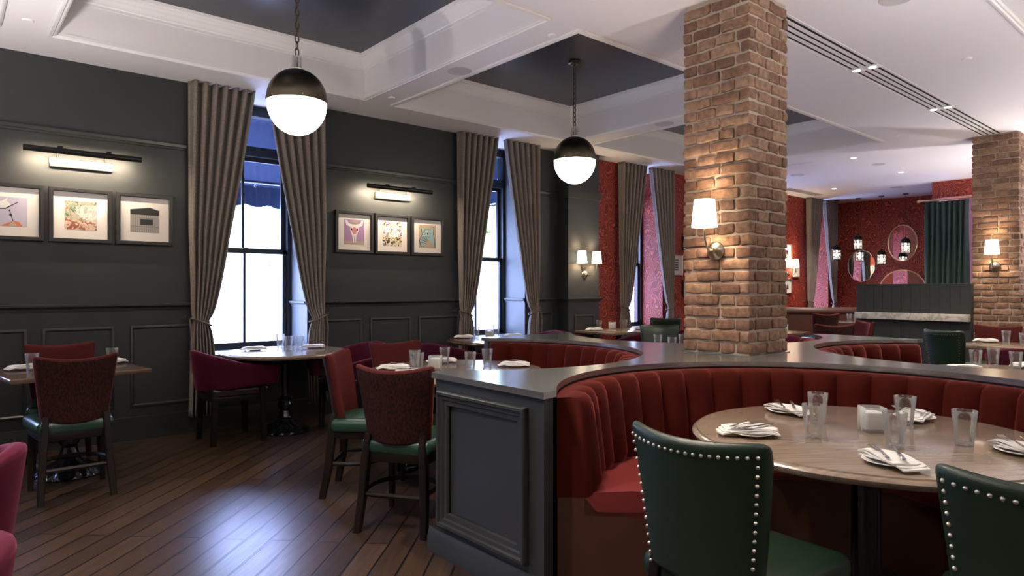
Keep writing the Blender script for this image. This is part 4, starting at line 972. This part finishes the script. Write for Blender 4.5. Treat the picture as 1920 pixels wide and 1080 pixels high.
# ------------------------------------------------------------------ lamps
def globe(label, group):
    t = thing('globe_pendant', label, 'pendant lamp', group=group)          # origin at the seam of the globe
    r = 0.212
    MB().lathe([(r-0.004, 0.0), (r+0.004, 0.0), (r+0.004, 0.028), (r-0.002, 0.03)]+[(r*math.cos(a), 0.03+0.215*math.sin(a)) for a in [0.1*i for i in range(1, 15)]]+[(0.028, 0.246), (0, 0.246)], 56).build('metal_dome', 'bronze', t, angle=30)
    MB().lathe([(0, -0.232)]+[(r*0.99*math.cos(a), -0.232*math.sin(a)) for a in [1.5-0.1*i for i in range(15)]]+[(r*0.985, 0.0), (r*0.9, 0.02), (0, 0.02)], 56).build('opal_shade', 'opal', t)
    b = MB(); b.lathe([(0, 0.232), (0.040, 0.232), (0.042, 0.242), (0.030, 0.248), (0.024, 0.256), (0.024, 0.315), (0.034, 0.318), (0.034, 0.330), (0.012, 0.338), (0, 0.338)], 24)
    for k in range(8): a = k*PI/4; b.tube([(0.034*math.cos(a), 0.034*math.sin(a), 0.245), (0.034*math.cos(a), 0.034*math.sin(a), 0.325)], 0.005, 6)
    b.xf(Matrix.Translation((0, 0, 0.008))); b.build('neck_cap', 'satin', t)
    for k in range(6):
        a = k*PI/3+0.3; MB().lathe([(0, 0.004), (0.004, 0.003), (0.005, -0.002)], 8).xf(Matrix.Translation(((r+0.004)*math.cos(a), (r+0.004)*math.sin(a), 0.016)) @ Matrix.Rotation(a, 4, 'Z') @ Matrix.Rotation(PI/2, 4, 'Y')).build('rivet', 'satin', t)
    return t
GL = Maker(globe)
def chain(t, z0, z1):
    b = MB(); z = z0; k = 0
    while z < z1:
        pts = [(0.0145*math.cos(a), 0, z+0.028+0.030*math.sin(a)) for a in [2*PI*i/12 for i in range(13)]]
        if k % 2: pts = [(0, p[0], p[2]) for p in pts]
        b.tube(pts, 0.0045, 6); z += 0.048; k += 1
    b.build('chain', 'bronze', t)
    MB().lathe([(0, z1-0.01), (0.05, z1-0.012), (0.062, z1-0.004), (0.064, z1+0.012), (0.055, z1+0.022), (0, z1+0.022)], 28).build('canopy', 'bronze', t)
gl_lab = [((1.97, 4.69), 2.675, 'large white globe pendant hanging nearest, over the left tables'), ((4.87, 4.69), 2.615, 'white globe pendant hanging in the middle coffer before the pilaster'), ((7.80, 4.69), 2.62, 'white globe pendant hidden behind the brick pillar'),
          ((-1.0, 4.69), 2.70, 'white globe pendant left of the frame'), ((1.93, -0.06), 2.70, 'added unseen white globe pendant behind the camera'), ((4.85, -0.06), 2.70, 'white globe pendant right of the frame'), ((7.80, -0.06), 2.70, 'far added unseen white globe pendant right of the frame')]  # second-row pendants are out of view, added to light the ceiling evenly
for (x, y), z, lab in gl_lab:
    g = GL((x, y, z), 0, lab, 'globe pendants in the coffers')
    ch_done = [c for c in bpy.data.objects if c.parent == g and c.name.startswith('chain')]
    for c in ch_done: bpy.data.objects.remove(c)
    for c in [c for c in bpy.data.objects if c.parent == g and c.name.startswith('canopy')]: bpy.data.objects.remove(c)
    chain(g, 0.343, 3.603-z)

def shade_mesh(b, c, rb=0.080, rt=0.064, h=0.175):
    b.lathe([(rb, -h/2), (rt, h/2), (rt-0.003, h/2), (rb-0.003, -h/2)], 32, c, closed=True)
def sconce(label, group):                                # mounted on a wall behind local -Y... faces local +Y
    t = thing('wall_sconce', label, 'wall lamp', group=group)
    MB().lathe([(0, 0), (0.058, 0), (0.062, 0.006), (0.058, 0.014), (0.052, 0.020), (0.040, 0.034), (0.022, 0.044), (0.018, 0.056), (0, 0.060)], 32).xf(Matrix.Rotation(-PI/2, 4, 'X')).build('back_plate', 'nickel', t)
    MB().tube([(0, 0.05, 0), (0, 0.075, -0.005), (0, 0.105, 0.02), (0, 0.125, 0.07), (0, 0.13, 0.13), (0, 0.13, 0.155)], 0.0065, 10).build('arm', 'nickel', t)
    MB().lathe([(0, -0.005), (0.013, -0.005), (0.015, 0.02), (0, 0.02)], 16, (0, 0.13, 0.15)).build('lamp_holder', 'nickel', t)
    b = MB(); shade_mesh(b, (0, 0.13, 0.232)); b.build('lamp_shade', 'shade', t)
    bulblight(t, (0, 0.13, 0.235), 9)
    return t
def bulblight(t, loc, w):
    ld = bpy.data.lights.new('bulb', 'POINT'); ld.energy = w; ld.color = (1, 0.80, 0.56); ld.shadow_soft_size = 0.03
    o = bpy.data.objects.new('bulb', ld); COL.objects.link(o); o.parent = t; o.location = loc
SC = Maker(sconce)
SC((3.815, 2.408, 1.572), PI/2, 'brass wall lamp with white shade on the big brick pillar', 'single shaded wall lamps')
SC((9.80, 2.32, 1.595), PI/2, 'brass wall lamp with white shade on the right hand brick pillar', 'single shaded wall lamps')
def double_sconce(label, group):
    t = thing('double_wall_sconce', label, 'wall lamp', group=group)
    MB().lathe([(0, 0), (0.05, 0), (0.055, 0.008), (0.04, 0.03), (0.02, 0.04), (0, 0.045)], 28).xf(Matrix.Rotation(-PI/2, 4, 'X')).build('back_plate', 'nickel', t)
    for sx in (-1, 1):
        MB().tube([(0, 0.035, 0), (sx*0.05, 0.07, -0.015), (sx*0.11, 0.09, 0.0), (sx*0.148, 0.095, 0.06), (sx*0.15, 0.095, 0.15)], 0.0065, 8).build('arm', 'nickel', t)
        b = MB(); shade_mesh(b, (sx*0.15, 0.095, 0.235), 0.072, 0.056, 0.17); b.build('lamp_shade', 'shade', t); bulblight(t, (sx*0.15, 0.095, 0.24), 13)
    return t
DS = Maker(double_sconce)
DS((6.82, PY, 1.52), PI, 'double wall lamp with two white shades on the charcoal pilaster', 'double shaded wall lamps')
DS((13.03, WY, 1.60), PI, 'double wall lamp with white shades on the far red wallpaper', 'double shaded wall lamps')
# cage pendants in the far corner
def cage(label, group):
    t = thing('cage_pendant', label, 'pendant lamp', group=group)            # origin at the cage foot
    b = MB()
    for k in range(8): a = k*PI/4; b.tube([(0.088*math.cos(a), 0.088*math.sin(a), 0), (0.088*math.cos(a), 0.088*math.sin(a), 0.22)], 0.005, 5)
    for z in (0.0, 0.075, 0.15, 0.22): b.tube([(0.088*math.cos(2*PI*i/20), 0.088*math.sin(2*PI*i/20), z) for i in range(21)], 0.006, 5)
    b.build('wire_cage', 'black', t)
    MB().lathe([(0.075, 0.005), (0.075, 0.21), (0.072, 0.21), (0.072, 0.005)], 24, closed=True).build('glass_cylinder', 'seeded', t)
    MB().lathe([(0, 0.20), (0.095, 0.20), (0.098, 0.225), (0.085, 0.235), (0.07, 0.285), (0.035, 0.295), (0.02, 0.32), (0, 0.32)], 24).build('cap', 'black', t)
    MB().lathe([(0, 0.055), (0.02, 0.062), (0.034, 0.09), (0.03, 0.12), (0.015, 0.15), (0.015, 0.2), (0, 0.2)], 16).build('bulb', 'bulb', t)
    return t
CG = Maker(cage)
for (x, y, z, lab) in [(14.67, 6.31, 1.94, 'leftmost of the four wire cage pendants in the far corner'), (14.67, 5.87, 2.14, 'second wire cage pendant from the left in the far corner'), (14.67, 5.41, 1.81, 'lowest wire cage pendant, right of the scalloped mirror'), (14.67, 4.96, 2.03, 'rightmost wire cage pendant, in front of the oval mirror')]:
    g = CG((x, y, z), 0, lab, 'wire cage pendants')
    for c in [c for c in bpy.data.objects if c.parent == g and (c.name.startswith('cord') or c.name.startswith('canopy'))]: bpy.data.objects.remove(c)
    MB().tube([(0, 0, 0.31), (0, 0, CZ-z-0.01)], 0.004, 6).build('cord', 'black', g); MB().lathe([(0, CZ-z-0.02), (0.05, CZ-z-0.015), (0.055, CZ-z), (0, CZ-z)], 20).build('canopy', 'black', g)

# ceiling fixtures
def spotlamp(parent, loc, w, size=110, blend=0.6, col=(1, 0.86, 0.70)):
    ld = bpy.data.lights.new('lamp', 'SPOT'); ld.energy = w; ld.spot_size = math.radians(size); ld.spot_blend = blend; ld.color = col; ld.shadow_soft_size = 0.04
    o = bpy.data.objects.new('lamp', ld); COL.objects.link(o); o.parent = parent; o.location = loc; return o
def downlight(label, group):
    t = thing('recessed_downlight', label, 'ceiling light', group=group)
    MB().lathe([(0.055, 0.0), (0.055, -0.004), (0.040, -0.005), (0.036, 0.0)], 28, closed=True).build('trim_ring', 'trimwhite', t)
    MB().lathe([(0, -0.0015), (0.030, -0.0015), (0.036, 0.0), (0, 0.0)], 20).build('lens', 'led', t)
    spotlamp(t, (0, 0, -0.02), 90)
    return t
DL = Maker(downlight)
for x, y, lab in [(10.06, 4.09, 'lit downlight nearest beyond the brick pillar'), (11.9, 4.09, 'lit downlight farther towards the dark curtain'), (12.9, 5.6, 'lit downlight near the far ceiling vent'),
                  (11.2, 1.0, 'downlight added unseen behind the right hand pillar'), (12.2, -1.4, 'downlight added unseen beyond the right edge'), (-2.6, 0.6, 'downlight added unseen behind the camera on the left'), (-2.6, -2.6, 'downlight added unseen far behind the camera'), (0.5, -2.6, 'downlight behind the camera'), (3.6, -2.6, 'downlight added unseen behind the camera on the right'), (7.0, -2.6, 'downlight added unseen behind the right end of the room')]:  # downlights on this line are out of view, added for more room light
    DL((x, y, CZ), 0, 'recessed '+lab, 'recessed ceiling downlights')
def uplighter(label, group):  # lamps kept out of view, added to brighten the ceiling
    t = thing('added_uplighter', label, 'added fill lamp', group=group)
    MB().lathe([(0, 0), (0.15, 0), (0.15, 0.012), (0.03, 0.03), (0.014, 0.05), (0.014, 0.95), (0, 0.95)], 28).build('stand', 'bronze', t)
    MB().lathe([(0.012, 0.94), (0.05, 0.95), (0.13, 1.01), (0.16, 1.06), (0.155, 1.06), (0.125, 1.015), (0.05, 0.958), (0.012, 0.95)], 32, closed=True).build('bowl', 'bronze', t)
    MB().lathe([(0, 0.955), (0.02, 0.965), (0.03, 1.0), (0.02, 1.03), (0, 1.035)], 16).build('bulb', 'bulb', t)
    o = spotlamp(t, (0, 0, 1.05), UPW, 168, 0.8, (1, 0.93, 0.92)); o.rotation_euler = (PI, 0, 0)
    return t
UPW = 120
UL = Maker(uplighter)
for x, y, lab in [(3.9, -0.25, 'behind the right green chair'), (8.2, -0.9, 'beyond the right edge by the far booth'), (10.9, 1.3, 'behind the right hand pillar'), (-0.95, 4.5, 'left of the frame by the square table'), (-1.6, 1.3, 'left of the camera'), (-0.75, 3.6, 'at the left edge behind the barrel chairs'), (-0.3, 0.95, 'just left of the camera'), (12.4, 1.9, 'behind the far side of the right hand pillar'), (12.5, -0.6, 'at the far right end outside the frame'), (0.9, -1.6, 'behind the camera'), (5.6, -2.4, 'far behind the right chair'), (9.4, -1.6, 'far right of the frame')]:
    UL((x, y, 0), 0, 'added unseen bronze uplighter '+lab, 'added unseen uplighters')
# linear slot diffuser with lamp pairs
def slots(label, xa, xb, lamps):
    t = thing('slot_diffuser', label, 'ceiling vent', (0, 0, CZ))
    b = MB()
    fr = MB(); fr.box(xa, xb, 2.235, 2.247, -0.004, 0.01).box(xa, xb, 2.463, 2.475, -0.004, 0.01)
    for k in range(4):
        y = 2.262+0.055*k; b.box(xa, xb, y, y+0.020, -0.0015, 0.008)
        if k < 3: fr.box(xa, xb, y+0.020, y+0.055, -0.004, 0.01)
    fr.build('frame', 'trimwhite', t); b.build('slots', 'slot', t)
    for x in lamps:
        for y in (2.29, 2.42):
            h = MB().rbox((x, y, -0.006), (0.055, 0.05, 0.005), 0.003, (1, 1, 1)).build('lamp_plate', 'trimwhite', t)
            MB().lathe([(0, -0.0135), (0.026, -0.0135), (0.032, -0.011), (0, -0.011)], 20, (x, y, 0)).build('lens', 'led', h)
        spotlamp(t, (x, 2.35, -0.04), 110)
slots('long four slot ceiling diffuser with paired spot lamps between the two brick pillars', 4.31, 9.80, [6.02, 7.95])
slots('four slot ceiling diffuser with spot lamps running left of the big brick pillar', -3.9, 3.81, [2.1, 0.15, -1.8])
slots('four slot ceiling diffuser beyond the right hand pillar', 10.3, 13.4, [11.9])
GSP = 'round ceiling speakers'; GDT = 'small ceiling detectors'
for x, y, r, lab in [(3.43, 4.69, 0.105, 'between the first two coffers'), (6.32, 4.66, 0.105, 'left of the pillar between the coffers'), (10.87, 4.05, 0.09, 'grey one right of the nearest far downlight'), (10.87, 5.32, 0.11, 'beside the right side of the pillar in the far ceiling'), (13.6, 4.75, 0.11, 'near the cage pendants'), (4.74, 1.66, 0.10, 'cut by the top edge right of the pillar')]:
    o = MB().lathe([(0, -0.004), (r-0.008, -0.004), (r-0.006, -0.006), (r, -0.005), (r+0.003, 0), (0, 0)], 36).build('ceiling_speaker', 'grille'); o.location = (x, y, CZ); tag(o, 'round ceiling speaker, '+lab, 'speaker', GSP)
for x, y, lab in [(3.40, 5.78, 'by the corner of the nearest coffer'), (3.47, 3.57, 'at the top centre between coffers'), (0.47, 5.78, 'in the upper left corner'), (6.41, 1.71, 'right of the slot diffuser'), (6.33, 5.92, 'just right of the second globe pendant'), (8.98, 3.15, 'beside the corner of the third coffer')]:
    o = MB().lathe([(0, -0.014), (0.030, -0.013), (0.036, -0.008), (0.038, 0), (0, 0)], 28).build('ceiling_detector', 'trimwhite'); o.location = (x, y, CZ); tag(o, 'small round white ceiling detector '+lab, 'detector', GDT)
t = thing('ceiling_vent', 'slatted ceiling vent near the far curtain', 'vent', (12.9, 6.18, CZ), 0)
MB().frame(lambda u, v, h: (u, v, -h), -0.75, -0.12, 0.75, 0.12, [(0, 0), (0, 0.006), (0.02, 0.006), (0.02, 0)]).build('frame', 'trimwhite', t)
b = MB()
for k in range(18): b.box(-0.72+0.08*k, -0.68+0.08*k, -0.1, 0.1, -0.004, 0)
b.build('slats', 'ink_grey', t)

# ------------------------------------------------------------------ far end of the room
def wallmirror(label, cy, cz, pts, rimmat, rw):
    t = thing('wall_mirror', label, 'mirror', (X1, cy, cz), 0)
    n_ = len(pts); P = lambda s, h: [(-h, p[0]*s, p[1]*s) for p in pts]
    b = MB(); b.loft([P(1.0, 0.0), P(1.0, 0.008)]); b.build('mirror_glass', 'mirror', t, angle=30)
    if rimmat:
        a = 1.0; b = MB(); b.loft([P(a, 0.0), P(a+rw, 0.0), P(a+rw, 0.018), P(a, 0.020)], closed=True); b.build('rim', rimmat, t)
    return t
wallmirror('oval wall mirror with thin gold rim, highest of three', 5.22, 2.27, [(-0.27*math.cos(2*PI*i/48), 0.36*math.sin(2*PI*i/48)) for i in range(48)], 'gold', 0.06)
wallmirror('round wall mirror with scalloped edge left of the oval mirror', 6.04, 1.81, [(-0.27*(1+0.045*abs(math.sin(5*2*PI*i/120)))*math.cos(2*PI*i/120), 0.33*(1+0.045*abs(math.sin(5*2*PI*i/120)))*math.sin(2*PI*i/120)) for i in range(120)], 'satin', 0.03)
wallmirror('wide arched mirror rising behind the charcoal partition', 5.22, 1.20, [(-0.46*math.cos(PI*i/32), 0.50*math.sin(PI*i/32)) for i in range(33)], 'gold', 0.04)
# dark curtain on a brass rod
t = thing('drape_curtain', 'tall bottle green curtain hanging left of the right hand pillar', 'curtain', (13.38, 3.88, 0))
b = MB(); NU, NZ = 90, 10; vs = []
for j in range(NZ+1):
    z = 0.03+(2.86-0.03)*j/NZ
    for i in range(NU+1):
        u = i/NU; vs.append((0.035*math.cos(2*PI*8*u)+0.01*math.sin(z*2+u*8), -0.34+0.68*u*(1)+0.008*math.sin(z*3+u*20), z))
w = NU+1; b.add(vs, [(j*w+i, j*w+i+1, (j+1)*w+i+1, (j+1)*w+i) for j in range(NZ) for i in range(NU)])
o = b.build('drape', 'darkcurtain', t, recalc=False, angle=80); md = o.modifiers.new('thickness', 'SOLIDIFY'); md.thickness = 0.004
t = thing('curtain_rod', 'brass curtain rod holding the bottle green curtain', 'curtain rod', (13.38, 3.85, 2.885))
MB().tube([(0, -0.5, 0), (0, 0.42, 0)], 0.016, 12).build('rod', 'gold', t)
MB().lathe([(0, -0.04), (0.02, -0.035), (0.03, -0.01), (0.02, 0.015), (0.012, 0.03), (0, 0.03)], 14).xf(Matrix.Translation((0, 0.45, 0)) @ Matrix.Rotation(PI/2, 4, 'X')).build('finial', 'gold', t)
for k in range(9):
    MB().tube([(0.024*math.cos(2*PI*i/12), -0.33+0.082*k, 0.024*math.sin(2*PI*i/12)-0.006) for i in range(13)], 0.004, 6).build('ring', 'gold', t)
# panelled partition with marble ledge
t = thing('service_partition', 'charcoal boarded partition with a white marble ledge left of the right hand pillar', 'partition', (9.75, 3.22, 0))
b = MB()
for k in range(12):
    y0 = -0.68+0.1135*k; b.box(-0.055, 0.05, y0+0.002, y0+0.1115, 0, 1.375)
b.box(-0.05, 0.05, -0.68, 0.68, 0, 1.37); b.build('boarding', 'shiplap', t, angle=30)
MB().rbox((0, 0, 1.379), (0.062, 0.685, 0.006), 0.003, (1, 2, 1)).build('top_cap', 'shiplap', t)
MB().rbox((-0.09, 0, 0.955), (0.05, 0.675, 0.045), 0.004, (1, 2, 1)).build('marble_ledge', 'marble', t)
# brown rolled banquette in the far corner
t = thing('rolled_banquette', 'brown leather banquette with rolled top in the far papered corner', 'banquette', (12.3, 5.6, 0))
path = [(-0.75, 0.62), (-0.55, 0.30), (-0.25, 0.0), (0.1, -0.25), (0.45, -0.45), (0.85, -0.58)]
b = MB(); b.tube([(x, y, 0.905) for x, y in path], 0.075, 14); b.build('rolled_top', 'brownleather', t)
b = MB(); rings = []
for i, (x, y) in enumerate(path):
    a = path[max(i-1, 0)]; c = path[min(i+1, len(path)-1)]; d = Vector((c[0]-a[0], c[1]-a[1])).normalized(); nx, ny = -d.y, d.x
    rings.append([(x+nx*s, y+ny*s, z) for s, z in ((-0.05, 0.0), (0.05, 0.0), (0.05, 0.90), (-0.05, 0.90))])
b.loft(rings); b.build('back', 'brownleather', t)
b = MB(); rings = []
for i, (x, y) in enumerate(path):
    a = path[max(i-1, 0)]; c = path[min(i+1, len(path)-1)]; d = Vector((c[0]-a[0], c[1]-a[1])).normalized(); nx, ny = -d.y, d.x
    rings.append([(x+nx*s, y+ny*s, z) for s, z in ((0.05, 0.0), (0.45, 0.0), (0.48, 0.40), (0.46, 0.46), (0.05, 0.46))])
b.loft(rings); b.build('seat', 'burgundy', t)
